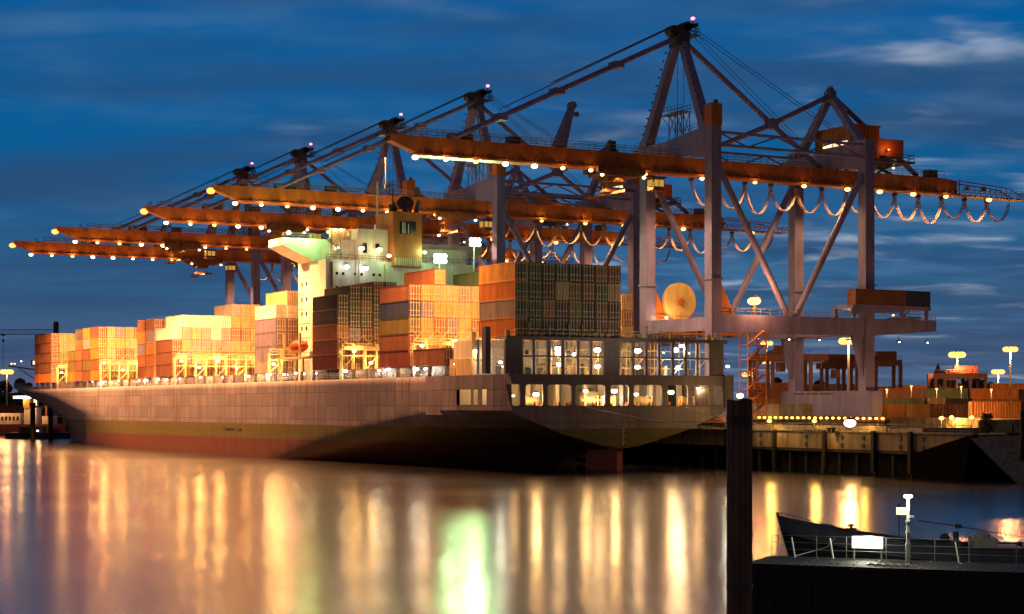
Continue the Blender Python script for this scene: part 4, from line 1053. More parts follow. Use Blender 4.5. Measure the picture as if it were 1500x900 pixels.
# ------------------------------------------------------------------ quay apron and yard
def lightmast(px, py, D, label, r=1.5, watts=26000, zg=QZ):
    p = G(px, D); z = CAM_Z + (HOR-py)*D/F_PX
    t = thing('light_mast', label, 'light mast', (p.x, p.y, zg), 'floodlight masts')
    MB().tube((p.x,p.y,zg),(p.x,p.y,z-.6),.42,8,.2).build('pole', GALV, t)
    MB().tube((p.x,p.y,z+.3),(p.x,p.y,z+.5),r*1.05,12).build('lamp_crown', DSTEEL, t)
    b = MB()
    for k in range(8):
        a = k*math.pi/4+.2; b.ball((p.x+r*.75*math.cos(a),p.y+r*.75*math.sin(a),z),r*.5,8,5,.85)
    b.build('lamp_ring', E_MAST, t)
    light('POINT', (p.x,p.y,z-1.4), SODIUM, watts, t, 1.0)
lightmast(1243, 500, 420, 'tall floodlight mast seen between the near crane legs', 1.9, 26000)
lightmast(1402, 520, 560, 'floodlight mast behind the small yard crane with a box on top', 2.2, 42000)
lightmast(1480, 512, 520, 'tallest floodlight mast near the edge beyond the sheet piles', 1.8, 42000)
lightmast(1462, 545, 620, 'shorter floodlight mast above the long orange container', 1.9, 42000)
lightmast(1123, 503, 520, 'floodlight mast half hidden under the near crane portal beam', 1.5, 7000)
lightmast(1124, 530, 600, 'low floodlight mast just behind the crane stair tower', 1.8, 7000)
lightmast(10, 545, 820, 'lone floodlight mast on the far shore by the bow', 2.6, 15000, 4)
lightmast(1096, 549, 480, 'small floodlight mast glowing beside the ship quarter', 1.4, 4000)

def yardcrane(pxa, pxb, pyb, D, label, boxpx=None, boxcol='dark red', legs=(0.08,.85), bh=1.7, D2=None):
    a, c = G(pxa, D), G(pxb, D2 or D); z = CAM_Z + (HOR-pyb)*D/F_PX
    d = (c-a); Ln = d.length; d.normalize(); nrm = Vector((-d.y, d.x, 0))
    root = thing('yard_crane', label, 'yard crane', (a.x, a.y, QZ), 'yard cranes')
    for off in (0, 9):
        o = nrm*off
        MB().beam(a+o+Vector((0,0,z-bh/2)), c+o+Vector((0,0,z-bh/2)), 1.2, bh).build('girder', YARDRED, root)
        for f in legs:
            p = a+d*(Ln*f)+o
            MB().beam(p+Vector((0,0,QZ+1.2)), p+Vector((0,0,z-bh)), .75, .9, .95, 1.2, up=nrm).build('leg', YARDRED, root)
    for f in legs:
        p = a+d*(Ln*f)
        b = MB().beam(p-nrm*1.5+Vector((0,0,QZ+1.5)), p+nrm*10.5+Vector((0,0,QZ+1.5)), .9, 1.2)
        for q in (-1, 1.2, 7.8, 10): b.tube(p+nrm*q-d*.35+Vector((0,0,QZ+.62)), p+nrm*q+d*.35+Vector((0,0,QZ+.62)), .62, 10, m=1)
        b.build('wheel_beam', [YARDRED, TYRE], root)
    b = MB().rail([a-nrm*.6+Vector((0,0,z)), c-nrm*.6+Vector((0,0,z))], 1.1, .06, 2.5)
    t = a+d*(Ln*.35)+nrm*4.5; b.beam(t-d*2+Vector((0,0,z+.5)), t+d*2+Vector((0,0,z+.5)), 8, 1.0); b.beam(t+d*1+Vector((0,0,z-4.5)), t+d*1+Vector((0,0,z-2)), 1.8, 1.8)
    b.build('trolley', YARDRED, root)
    if boxpx:
        p, q = G(boxpx[0], D+4), G(boxpx[1], D+4)
        MB().beam(p+Vector((0,0,z+1.1)), q+Vector((0,0,z+1.1)), 2.6, 2.2).beam(p+Vector((0,0,z+2.3)), q+Vector((0,0,z+2.3)), 2.8, .18).build('machinery_box', CM[boxcol], root)
yardcrane(1103, 1213, 519, 470, 'dark red yard gantry crane between the stair tower and near crane leg', (1134,1176), legs=(.02,.26,.77))
yardcrane(1203, 1258, 531, 520, 'lower dark yard crane with a wide box between the crane legs', (1206,1252), 'dark red', legs=(.15,.6,.95))
yardcrane(1252, 1321, 527, 500, 'yard crane with dark cab box standing right of the crane leg', (1283,1312), 'dark red', legs=(.05,.45,.97))
yardcrane(1368, 1446, 547, 560, 'small yard crane in front of a floodlight mast', (1397,1431), 'dark red', legs=(.03,.2,.68,.97))
# yard containers
YC = [('orange',1283,1324,592,614,345,'orange container at the end of the wagon row nearest the crane'),
      ('amber',1324.5,1360.5,592,614,345,'bright amber container in the wagon row by the fence'),
      ('rust',1361,1381,594,614,345,'narrow rust red container in the wagon row'),
      ('rust',1381.5,1420,594,614,346,'rust container in the wagon row beside the long orange one'),
      ('orange',1421,1493,587,614,330,'long bright orange container standing nearest the sheet pile wall'),
      ('rust',1493.5,1512,586,614,332,'dark ended container cut off at the picture edge')]
yc = []
for col, a, c, t, bt, D, lab in YC:
    p, q = G(a, D), G(c, D); Ln = (q-p).length; ang = math.atan2(q.y-p.y, q.x-p.x) - R(90)
    zb = CAM_Z-(bt-HOR)*D/F_PX; zt = CAM_Z-(t-HOR)*D/F_PX
    container((p.x, p.y, zb), col, lab, 'containers on the rail wagons', round(Ln-.1,1), 2.86 if zt-zb < 3.1 else 3.2, ang)
    yc.append((p, q, zb))
wp, wq = G(1279, 345), G(1422, 345)
wg_ = thing('rail_wagon', 'low flat rail wagon carrying the row of orange containers', 'wagon', (wp.x, wp.y, QZ))
b = MB().beam(wp+Vector((0,0,7.95)), wq+Vector((0,0,7.95)), 2.6, .55)
b.build('flat_bed', DSTEEL, wg_)
for f in (.04,.1,.3,.36,.64,.7,.9,.96):
    p = wp.lerp(wq, f); dd = Vector((CS,CC,0))
    MB().tube(p-dd*.8+Vector((0,0,7.1)), p-dd*.65+Vector((0,0,7.1)), .48, 12).tube(p+dd*.65+Vector((0,0,7.1)), p+dd*.8+Vector((0,0,7.1)), .48, 12).tube(p-dd*.7+Vector((0,0,7.1)),p+dd*.7+Vector((0,0,7.1)),.1,6).build('wheel_set', DSTEEL, wg_)
wp, wq = G(1420, 330), G(1514, 330)
wg_ = thing('rail_wagon', 'flat rail wagon under the long bright orange container', 'wagon', (wp.x, wp.y, QZ))
MB().beam(wp+Vector((0,0,7.95)), wq+Vector((0,0,7.95)), 2.6, .6).build('flat_bed', DSTEEL, wg_)
for f in (.05,.15,.5,.62,.85,.95):
    p = wp.lerp(wq, f); dd = Vector((CS,CC,0))
    MB().tube(p-dd*.8+Vector((0,0,7.1)), p-dd*.65+Vector((0,0,7.1)), .48, 12).tube(p+dd*.65+Vector((0,0,7.1)), p+dd*.8+Vector((0,0,7.1)), .48, 12).build('wheel_set', DSTEEL, wg_)
for col, a, c, t, D, n, lab in [('green',1284,1309,577,430,2,'green container in the second yard row'),('green',1310,1351,575,430,2,'pale green long container in the second yard row'),
        ('dark grey',1352,1359,578,432,2,'narrow dark container squeezed in the second yard row'),('tan',1360,1381,578,430,2,'tan container in the second yard row'),
        ('dark grey',1383,1424,578,434,2,'dark grey container in the second yard row'),('orange',1098,1146,577,420,2,'orange container behind the grey trailer box'),
        ('brown',1425,1478,583,470,2,'brown container behind the long orange one')]:
    p, q = G(a, D), G(c, D); Ln = (q-p).length; ang = math.atan2(q.y-p.y, q.x-p.x) - R(90)
    for i in range(n):
        container((p.x, p.y, QZ+.02+i*3.0), col if i else 'brown', lab + (', upper' if i else ', lower one'), 'containers in the yard rows', round(Ln-.1,1), 2.95, ang)
random.seed(41)
for r_, (D, n) in enumerate(((475, 3), (505, 3))):
    px = 1288 + r_*14
    while px < 1496:
        p, q = G(px, D), G(px+52, D); Ln = 12.19; ang = math.atan2(q.y-p.y, q.x-p.x) - R(90)
        for k in range(random.choice((2,3,3))):
            container((p.x, p.y, QZ+.02+k*2.95), random.choice(('orange','rust','brown','tan','amber','dark red','green','grey')), 'container in the long low rows behind the rail wagons', 'low container rows behind the wagons', Ln, 2.9, ang)
        px += random.choice((60, 60, 74))
for px, py, D in ((1299,571,452),(1335,566,452),(1372,570,452),(1408,567,452),(1452,571,452)):
    p = G(px, D); z = CAM_Z+(HOR-py)*D/F_PX
    t = thing('yard_lamp', 'small yellow yard lamp above the low container rows', 'lamp', (p.x,p.y,QZ), 'yard lamps above the rows')
    MB().tube((p.x,p.y,QZ),(p.x,p.y,z-.2),.1,6).build('post', DSTEEL, t); bulb(t, (p.x,p.y,z), .36, E_MAST, 'bulb'); light('POINT', (p.x-.5,p.y-.8,z-.3), SODIUM, 3600, t, .3)
random.seed(31)
dy = [MB() for _ in range(1)][0]; cols_ = ('brown','rust','dark red','dark grey','orange')
for i in range(40):     # deep yard, low stacks too many and too dim to tell apart
    px = random.uniform(1095, 1500); D = random.uniform(560, 760); a = G(px, D); c = G(px+random.choice((24,46)), D)
    d = (c-a).normalized(); n_ = Vector((-d.y, d.x, 0)); Ln = 12.19 if c.x-a.x > 7 else 6.06; mi = random.randrange(5)
    for k in range(random.choice((2,3,4))):
        z = QZ+.05+k*2.95; dy.beam(a+n_*1.2+Vector((0,0,z+1.43)), a+d*Ln+n_*1.2+Vector((0,0,z+1.43)), 2.44, 2.86, m=mi)
o = dy.build('distant_containers', [CM[c] for c in cols_]); tag(o, 'dim mass of distant container stacks deep in the yard', 'containers', kind='stuff')
# grey box on a trailer under the near crane
gp = G(1182, 322)
container((gp.x, gp.y, 8.15), 'grey', 'plain grey container on a trailer below the nearest crane', 'container on the quay trailer', 15.5, 2.95)
tr = thing('trailer', 'low yard trailer carrying the grey container on the quay', 'trailer', (gp.x, gp.y, QZ))
MB().box(gp.x-.5,gp.x+.5,gp.y,gp.y+15.5,7.75,8.13).box(gp.x-1.2,gp.x+1.2,gp.y+.1,gp.y+.4,7.85,8.12).build('chassis', DSTEEL, tr)
for yy in (1.2,2.5,3.8,13):
    MB().tube((gp.x-1.2,gp.y+yy,7.12),(gp.x-.75,gp.y+yy,7.12),.52,12).tube((gp.x+.75,gp.y+yy,7.12),(gp.x+1.2,gp.y+yy,7.12),.52,12).build('wheel', TYRE, tr)
def truck(px, D, col, label):
    p = G(px, D); t = thing('van', label, 'van', (p.x, p.y, QZ))
    x, y, z = p
    bd = MB().prism([(y-2.6,z+.45),(y-2.6,z+1.3),(y-1.5,z+1.5),(y-.8,z+2.2),(y+2.6,z+2.3),(y+2.6,z+.45)], x-.95, x+.95, 'x').build('body', CM[col], t)
    MB().box(x-.965,x-.955,y-1.0,y+.6,z+1.45,z+2.0).prism([(y-1.53,z+1.52),(y-.83,z+2.18),(y-.85,z+2.18),(y-1.56,z+1.52)],x-.8,x+.8,'x').build('window', GLASS, t)
    for yy in (-1.7,1.6):
        for sx in (-1,1): MB().tube((x+sx*.75,y+yy,z+.36),(x+sx*.98,y+yy,z+.36),.36,12).build('wheel', TYRE, t)
truck(1219, 325, 'dark grey', 'small dark van parked by the light string on the quay')
truck(1236, 335, 'orange', 'orange works van parked behind the bright quay floodlight')
truck(1262, 330, 'navy', 'dark blue van at the end of the light string')
# flood wall behind the crane rail and fence on the quay edge
b = MB()
for i in range(22):
    y0_ = 206+i*6; b.box(229.5, 230.1, y0_+.03, y0_+5.97, QZ-.05, 8.55)
o = b.build('flood_wall', CONC); tag(o, 'low pale concrete flood wall behind the crane tracks', 'wall')
b = MB(); b.box(183.6, 240, 205.4, 205.9, QZ-.05, 7.4)
b.box(205,260,216,216.6,QZ-.05,8.5)
o = b.build('retaining_wall', CONC); tag(o, 'pale concrete bank wall below the orange wagon row', 'wall')
ft = thing('fence', 'thin steel railing along the quay edge', 'fence', (184.2, 210, QZ))
MB().rail([(184.2,196,QZ+.05),(184.2,246,QZ+.05)], 1.25, .05, 1.7, 3).build('rails', RAIL, ft)
# string of small lamps
ls = thing('light_string', 'row of small amber lamps strung along the quay barrier', 'light string', (191, 240, QZ))
MB().box(190.8,191.2,222,256.5,QZ-.02,7.5).build('barrier', CONC, ls)
for i in range(22):
    y = 223+i*1.55
    MB().tube((191,y,7.5),(191,y,8.5),.05,5).build('post', DSTEEL, ls)
    bulb(ls, (191,y,8.72), .27, E_AMB, 'bulb', hood=False)
for y in (226, 238, 250): light('POINT', (189.8,y,9), (1,.5,.08), 900, ls, .3)
def smalllamp(px, py, D, r, mat, col, watts, label, name='work_lamp'):
    p = G(px, D); z = CAM_Z-(py-HOR)*D/F_PX
    t = thing(name, label, 'lamp', (p.x, p.y, QZ), 'lamps on the quay')
    MB().tube((p.x,p.y,QZ),(p.x,p.y,z-.2),.09,6).build('post', DSTEEL, t)
    bulb(t, (p.x,p.y,z), r, mat, 'bulb'); light('POINT', (p.x-.3,p.y-.6,z+.2), col, watts, t, .3)
smalllamp(1127, 617, 296, .38, E_AMB, (1,.5,.1), 900, 'round amber lamp under the left part of the light string')
smalllamp(1193, 617, 283, .38, E_AMB, (1,.5,.1), 900, 'round amber lamp under the middle of the light string')
smalllamp(1245, 620, 281, .95, E_YEL, YELLOW, 14000, 'very bright white floodlight standing at the quay edge')
smalllamp(1379, 613, 328, .45, E_AMB, (1,.42,.09), 2600, 'amber beacon glowing under the rust container')
smalllamp(1394, 612, 328, .42, E_AMB, (1,.42,.09), 2600, 'amber beacon close beside the long orange container')
smalllamp(1423, 612, 322, .42, E_AMB, (1,.42,.09), 2600, 'single amber beacon below the corner of the long orange container')
smalllamp(1084, 580, 300, .62, E_YEL, YELLOW, 1600, 'yellow white lamp shining just above the big pile head')
for i in range(11):
    px = 1382+random.uniform(-60,60); p = G(px, 600)
    o = MB().tube((p.x,p.y,QZ),(p.x,p.y,13.5+random.uniform(-2,2)),.1,5).ball((p.x,p.y,14+random.uniform(-1.5,1.5)),.45,6,4,m=1).build('yard_lamp', [DSTEEL, E_MAST]); tag(o, 'tiny lamp glowing in the dim depth of the yard', 'lamp', 'tiny yard lamps')
# bollard pair on the quay edge
for px in (1214.5, 1220.5):
    p = G(px, 283); o = MB().tube((p.x,p.y,QZ),(p.x,p.y,QZ+.55),.28,10).tube((p.x,p.y,QZ+.5),(p.x,p.y,QZ+.75),.42,10).build('bollard', BLACKP)
    tag(o, 'black mooring bollard of the pair on the quay edge', 'bollard', 'pair of black quay bollards')
# bush
def bush(p, h, label, n=260):
    t = thing('bush', label, 'bush', p)
    b = MB(); random.seed(8)
    for i in range(n):
        a = random.uniform(0,6.28); rr = random.uniform(0,1)**.6; z = random.uniform(.15,1)*h; wd = h*.42*(1-abs(z/h-.5)*1.1)
        c = Vector(p)+Vector((math.cos(a)*rr*wd, math.sin(a)*rr*wd, z)); u = Vector((random.gauss(0,1),random.gauss(0,1),random.gauss(0,1))).normalized(); v = u.orthogonal().normalized()
        s = random.uniform(.1,.24); b.add([c-u*s, c+v*s*.6, c+u*s, c-v*s*.6], [(0,1,2,3)])
    b.build('foliage', LEAF, t)
    b = MB()
    for i in range(9):
        a = i*.7; b.tube(Vector(p), Vector(p)+Vector((math.cos(a)*h*.25, math.sin(a)*h*.25, h*.8)), .04, 5, .015)
    b.build('stem', BARK, t)
light('SPOT', (184.6, 222.5, 8.4), (1, .74, .46), 33000, None, .5, (150, 250, 30.5), 38, 1.0)  # spot added by the quay floodlight to brighten the stern containers
p = G(1446, 266); bush((p.x, p.y, QZ-.1), 3.1, 'straggly green bush growing at the top of the rubble slope', 900)
# church spire far off
p = G(1374, 1300); o = MB().box(p.x-4,p.x+4,p.y-4,p.y+4,6,30).tube((p.x,p.y,30),(p.x,p.y,42),5,6,.1).build('church_spire', BRICK); tag(o, 'tiny church spire on the skyline beyond the yard', 'church')

# ------------------------------------------------------------------ far left: dredger, workboats, dolphins, tower crane
RGT, FWD = Vector((CC, -CS, 0)), Vector((CS, CC, 0))
def loc(o, r, f=0, z=0): return o + RGT*r + FWD*f + Vector((0,0,z))
def obox(b, o, r0, r1, f0, f1, z0, z1, m=0):
    v = [loc(o,r,f,z) for z in (z0,z1) for r,f in ((r0,f0),(r1,f0),(r1,f1),(r0,f1))]
    return b.add(v, [(0,3,2,1),(4,5,6,7),(0,1,5,4),(1,2,6,5),(2,3,7,6),(3,0,4,7)], m)
D0 = 600; po = G(8, D0)
t = thing('work_barge', 'dark work barge lying low in the water off the bow', 'barge', (po.x, po.y, 0))
b = MB(); obox(b, po, 0, 21.5, 0, 8, -.5, 1.9); obox(b, po, 21.5, 22.6, .8, 7.2, .2, 2.0); b.build('hull', BLACKP, t)
b = MB(); obox(b, po, 4, 12, 2, 6, 1.9, 3.9); obox(b, po, 14, 16.5, 2, 6, 1.9, 3.3); b.build('deckhouse', CM['dark grey'], t)
bulb(t, loc(po, 10.8, -.4, 2.6), .35, E_COOL, 'lamp')
po = G(-8, 660)
t = thing('dredger', 'brightly lit white dredger moored beyond the work barge', 'ship', (po.x, po.y, 0))
b = MB(); obox(b, po, -6, 26, 0, 9, -.5, 4.2); b.build('hull', CM['dark red'], t)
b = MB(); obox(b, po, -4, 9, 1, 8, 4.2, 8.2); obox(b, po, 10.5, 15, 1, 8, 4.2, 10.2); obox(b, po, 17, 21, 1, 8, 4.2, 7.2)
dk = b.build('deckhouse', WHITE, t)
b = MB()
for i in range(9): obox(b, po, -3.4+i*1.4, -2.7+i*1.4, .93, 1.0, 5.6, 7)
b.build('window', GLASS, dk)
b = MB(); obox(b, po, 10.3, 12.6, .6, 7.6, 10.2, 14.4); obox(b, po, 6.5, 15.3, .4, 8, 14.4, 14.7); obox(b, po, 17.5, 18.1, 4, 4.6, 7.2, 17); b.build('bridge', CM['orange'], t)
b = MB(); obox(b, po, 6.8, 13.2, .2, .38, 13.6, 14.35); b.build('floodlight_bar', E_YEL, t)
b = MB(); obox(b, po, 14.3, 15.8, .2, .38, 11.0, 14.0); b.build('lit_door', E_WIN, t)
light('POINT', loc(po, 10, -1.2, 13.6), YELLOW, 2500, t, .5); light('POINT', loc(po, 3, -2, 9.5), SODIUM, 1100, t, .5); light('POINT', loc(po, 17, -3, 9), SODIUM, 1300, t, .5)
for r_, z_ in ((24,13.5),(25.3,13.5),(15.6,21.8),(14.8,27)): bulb(t, loc(po, r_, -.3, z_), .42, E_SOD, 'lamp')
b = MB(); obox(b, po, 15.4, 15.8, 0, .4, 10.2, 28); b.beam(loc(po,15.6,.2,24), loc(po,5,.2,25.5), .4, .5); b.beam(loc(po,15.6,.2,20), loc(po,9,.2,24.5), .3, .3); obox(b, po, 13.6, 18.5, -1, 3, 25.5, 27.6); b.build('derrick', CM['dark grey'], t)
for r_, z_ in ((6.2,26.3),(7.4,26.3),(9.8,27.2)): bulb(t, loc(po, r_, -.1, z_), .3, E_YEL, 'lamp')
b = MB(); obox(b, po, 14.3, 18.2, -1.12, -1.02, 26.0, 27.3); b.build('cab_window', E_WIN, t)
for px, top, lab in ((48, 590, 'dark dolphin pile in front of the lit dredger'), (74, 577, 'taller dark dolphin pile nearest the ship bow')):
    p = G(px, 570); z = CAM_Z+(HOR-top)*570/F_PX
    o = MB().tube((p.x,p.y,-1),(p.x,p.y,z),.75,10).tube((p.x,p.y,z-1),(p.x,p.y,z),.95,10).build('dolphin_pile', TIMBER); tag(o, lab, 'pile')
random.seed(17)
for i in range(12):
    p = G(random.uniform(-30, 104), random.uniform(690, 760)); hgt = random.uniform(4, 9); cc = random.choice(('brown','rust','tan','dark red'))
    t = thing('warehouse', 'low brown shed on the far shore behind the dredger', 'shed', (p.x, p.y, 2), 'sheds on the far shore')
    b = MB(); obox(b, p, -4, 5, 0, 10, 2, 2+hgt); wl = b.build('wall', CM[cc], t)
    b = MB(); obox(b, p, -4.3, 5.3, -.3, 10.3, 2+hgt, 2.35+hgt); b.build('roof', DSTEEL, t)
    b = MB()
    for k in range(3): obox(b, p, -3.2+k*2.8, -1.6+k*2.8, -.06, -.01, 3.2, 4.6)
    b.build('window', GLASS, wl)
p = G(82, 900); D = 900
t = thing('tower_crane', 'distant slim tower crane with its jib reaching outward above the bow', 'tower crane', (p.x, p.y, QZ))
b = MB()
for dr, df in ((-1,-1),(1,-1),(1,1),(-1,1)): b.tube(loc(p,dr,df,QZ), loc(p,dr,df,52), .14, 5)
for k in range(15): b.tube(loc(p,-1,-1,QZ+k*3), loc(p,1,-1,QZ+k*3+3), .1, 5); b.tube(loc(p,1,1,QZ+k*3), loc(p,-1,1,QZ+k*3+3), .1, 5)
b.build('mast', DSTEEL, t)
MB().beam(loc(p,0,0,46.5), loc(p,0,0,53), 2.0, 2.0).build('cab', DSTEEL, t)
b = MB(); jz = 48.2
for df, z in ((-.9,jz-1.4),(.9,jz-1.4),(0,jz+.9)): b.tube(loc(p,0,df,z), loc(p,-32,df,z-.2), .15, 5)
for k in range(20):
    r0 = -k*1.6; b.tube(loc(p,r0,-.9,jz-1.4), loc(p,r0-.8,0,jz+.9), .09, 4); b.tube(loc(p,r0-.8,0,jz+.9), loc(p,r0-1.6,.9,jz-1.4), .09, 4)
b.build('jib', DSTEEL, t)
b = MB(); b.beam(loc(p,-27.2,0,jz-1.8), loc(p,-25.4,0,jz-1.8), 1.8, .9); b.tube(loc(p,-26.3,0,jz-2), loc(p,-26.3,0,30), .09, 4); b.beam(loc(p,-26.7,0,43.5), loc(p,-25.9,0,43.5), .8, 1.5)
b.build('hook', DSTEEL, t)

# ------------------------------------------------------------------ foreground: pile, pontoon, boat, lamp
p = G(1083, 75)
dt = thing('mooring_pile', 'thick dark mooring pile standing alone in the foreground water', 'pile', (p.x, p.y, 0))
b = MB(); random.seed(2)
for k in range(13):
    a0 = k*2*math.pi/13; c = Vector((p.x+.40*math.cos(a0), p.y+.40*math.sin(a0), 0)); tp = 10.95-random.uniform(0,.12)
    b.tube((c.x,c.y,-1),(c.x,c.y,tp), .135+random.uniform(-.012,.012), 8)
b.tube((p.x,p.y,-1),(p.x,p.y,10.85), .42, 16)
b.build('shaft', PILEM, dt, smooth=False)
MB().tube((p.x,p.y,9.86),(p.x,p.y,10.2),.545,20).build('iron_band', DSTEEL, dt)
MB().tube((p.x,p.y,3.0),(p.x,p.y,3.25),.545,20).build('iron_band', DSTEEL, dt)
A = G(1090, 90.0); B = G(1560, 84.2)
pd = (B-A).normalized(); pn = Vector((-pd.y, pd.x, 0))
def pp(s, n, z): return A + pd*s + pn*n + Vector((0,0,z))
PL = (B-A).length
def pbox(b, s0, s1, n0, n1, z0, z1, m=0):
    v = [pp(s,n,z) for z in (z0,z1) for s,n in ((s0,n0),(s1,n0),(s1,n1),(s0,n1))]
    return b.add(v, [(0,3,2,1),(4,5,6,7),(0,1,5,4),(1,2,6,5),(2,3,7,6),(3,0,4,7)], m)
pt = thing('pontoon', 'long black floating pontoon with pale railing in the foreground', 'pontoon', tuple(A))
b = MB(); pbox(b, 0, PL, 0, 5.2, -.6, 2.72); pbox(b, -.5, 0, .4, 4.8, -.4, 2.3); b.build('float', BLACKP, pt)
b = MB()
for i in range(46): pbox(b, .02+i*.36, .35+i*.36, .05, 5.15, 2.725, 2.79)
b.build('deck_boards', TIMBER, pt)
for s in (1.3, 3.2, 8.7, 13.2, 15):
    b = MB(); pbox(b, s, s+.22, -.12, 0, .4, 2.4); b.build('rubber_fender', TYRE, pt)
b = MB()
for i in range(9): b.ball(pp(-.15+random.uniform(-.1,.2), random.uniform(0,1), 1.9+random.uniform(-.6,.9)), random.uniform(.25,.45), 6, 4)
b.build('end_fender', TYRE, pt)
b = MB(); zz = 2.79; n_ = 4.9
for s in [.2, .55, 2.55, 4.1, 6.15, 8.6, 10.3, 12.6, 14.6]:
    b.tube(pp(s,n_,zz), pp(s,n_,zz+1.1), .026, 6)
for h_ in (.38,.74,1.1): b.tube(pp(.2,n_,zz+h_), pp(PL,n_,zz+h_), .017, 5)
b.build('railing', RAIL, pt)
for s in (1.55, 3.55, 9.9, 13.55): MB().beam(pp(s,4.3,zz), pp(s-.18,4.3,zz+1.05), .09, .07).build('ladder_rail', GALV, pt)
b = MB()
for i in range(40): 
    s, n = random.uniform(2, 11), random.uniform(.3, 4.5); c = pp(s,n,zz+.03); b.ball(c, random.uniform(.03,.09), 5, 3, .5)
b.path([pp(6+.3*math.cos(i*.8)+i*.05, 1.2+.3*math.sin(i*.8), zz+.06) for i in range(40)], .035, 5)
b.build('rope_coil', GALV, pt)
# lit light box
lx0, lx1 = 4.55, 6.05
lt = thing('light_box', 'glowing white light box on legs on the pontoon', 'light box', tuple(pp(lx0,4.4,zz)))
b = MB(); pbox(b, lx0, lx1, 4.25, 4.29, zz+.62, zz+1.16); b.build('panel', E_PANEL, lt)
b = MB(); pbox(b, lx0-.05, lx1+.05, 4.30, 4.5, zz+.58, zz+1.2)
for s in (lx0+.05, lx1-.05): pbox(b, s-.04, s+.04, 4.36, 4.44, zz, zz+.58)
b.build('case', GALV, lt)
light('AREA', pp((lx0+lx1)/2, 4.2, zz+.9), (.98,1,.75), 70, lt, .5, target=pp((lx0+lx1)/2, 2.4, zz-.2))
light('POINT', pp((lx0+lx1)/2, 4.8, zz+1.4), (.98,1,.75), 300, lt, .3)
# lamp post with lit sign
s0 = 7.55
st = thing('lamp_post', 'white lamp post with a lit sign standing on the pontoon', 'lamp post', tuple(pp(s0,3.2,zz)))
b = MB().tube(pp(s0,3.2,zz), pp(s0,3.2,zz+.95), .13, 12).tube(pp(s0,3.2,zz+.95), pp(s0,3.2,zz+2.1), .095, 12).tube(pp(s0,3.2,zz+2.1), pp(s0,3.2,zz+3.25), .08, 12)
for z_ in (.95, 1.55, 2.1): b.tube(pp(s0,3.2,zz+z_-.04), pp(s0,3.2,zz+z_+.04), .135, 12)
b.box(*(lambda c: (c.x-.05,c.x+.22,c.y-.05,c.y+.05,c.z-.05,c.z+.05))(pp(s0+.1,3.2,zz+2.32)))
b.build('post', GALV, st)
MB().tube(pp(s0,3.2,zz+3.42), pp(s0,3.2,zz+3.5), .27, 14, .18).build('lamp_hood', GALV, st)
MB().ball(pp(s0,3.2,zz+3.34), .23, 12, 8, .5).build('lamp_glass', E_PANEL, st)
light('POINT', pp(s0,2.9,zz+3.2), (.98,1,.8), 330, st, .15)
sg_ = MB(); pbox(sg_, s0-.56, s0-.07, 3.06, 3.12, zz+2.42, zz+2.78); sg_ = sg_.build('sign_panel', E_SIGN, st)
b = MB()
def seg(b, s, z, segs):
    w_, h_, t_ = .085, .1, .025
    for k in segs:
        r = {'t':(0,w_,2*h_-t_,2*h_),'m':(0,w_,h_-t_/2,h_+t_/2),'b':(0,w_,0,t_),'ul':(0,t_,h_,2*h_),'ll':(0,t_,0,h_),'ur':(w_-t_,w_,h_,2*h_),'lr':(w_-t_,w_,0,h_)}[k]
        pbox(b, s+r[0], s+r[1], 3.045, 3.058, z+r[2], z+r[3])
seg(b, s0-.49, zz+2.5, ('t','m','b','ul','ll','lr'))
seg(b, s0-.36, zz+2.5, ('t','m','b','ul','ll','lr'))
seg(b, s0-.23, zz+2.5, ('t','m','ur','ll','b'))
b.build('sign_lettering', E_SIGNMARK, sg_)
# boat behind the pontoon
BO = G(1138, 103.5); BE = G(1720, 101); bd = (BE-BO).normalized(); bn = Vector((-bd.y, bd.x, 0)); BL = (BE-BO).length
def bp_(s, n, z): return BO + bd*s + bn*n + Vector((0,0,z))
bt = thing('boat', 'old dark blue barge with high pointed bow moored behind the pontoon', 'boat', tuple(BO))
def bsec(s):
    t = min(1, s/7.5); hbm = 2.25*(1-(1-t)**2.2); shz = 4.32-1.6*(1-(1-min(1,s/11.5))**1.8); return hbm, shz
b = MB(); S = [0,.25,.6,1.1,1.8,2.7,3.8,5.2,7,9,11,14,17,20,BL]; rows = []
for s in S:
    hb_, sz_ = bsec(s); row = []
    for f, hz in ((.0,-.4),(.62,.2),(.86,1.1),(.95,sz_-.75),(.985,sz_-.74),(1.0,sz_-.05),(1.0,sz_)):
        zt = hz if f < 1 else hz
        rake = (1-min(1,s/1.5))*(1-max(0,min(1,(zt+.4)/(4.3+.4))))*1.35
        row.append((s+rake, hb_*f, zt))
    rows.append(row)
m_ = len(rows[0])
for sg in (-1, 1):
    base = len(b.v)
    for row in rows:
        for s, n, z in row: b.v.append(tuple(bp_(s, sg*n, z)))
    for i in range(len(S)-1):
        for j in range(m_-1):
            f = (base+i*m_+j, base+(i+1)*m_+j, base+(i+1)*m_+j+1, base+i*m_+j+1)
            b.f.append(f if sg < 0 else f[::-1]); b.m.append(1 if j in (4,) else 0)
nb_ = len(S)*m_
for i in range(len(S)-1): b.f.append((i*m_+4, (i+1)*m_+4, nb_+(i+1)*m_+4, nb_+i*m_+4)); b.m.append(2)
b.build('hull', [BLACKP, BOATP, DECKP], bt)
b = MB()
for sg in (-1, 1):
    pts = [bp_(s, sg*bsec(s)[0], bsec(s)[1]+.02) for s in S]; b.path(pts, .05, 6)
    pts = [bp_(s, sg*(bsec(s)[0]+.03), bsec(s)[1]-.78) for s in S[1:]]; b.path(pts, .07, 6)
b.build('rubbing_strake', BOATP, bt)
b = MB()
for i in range(5):
    s = .25+i*.72; hb_, sz_ = bsec(s); b.tube(bp_(s,-hb_,sz_), bp_(s,-hb_,sz_+.28), .025, 5)
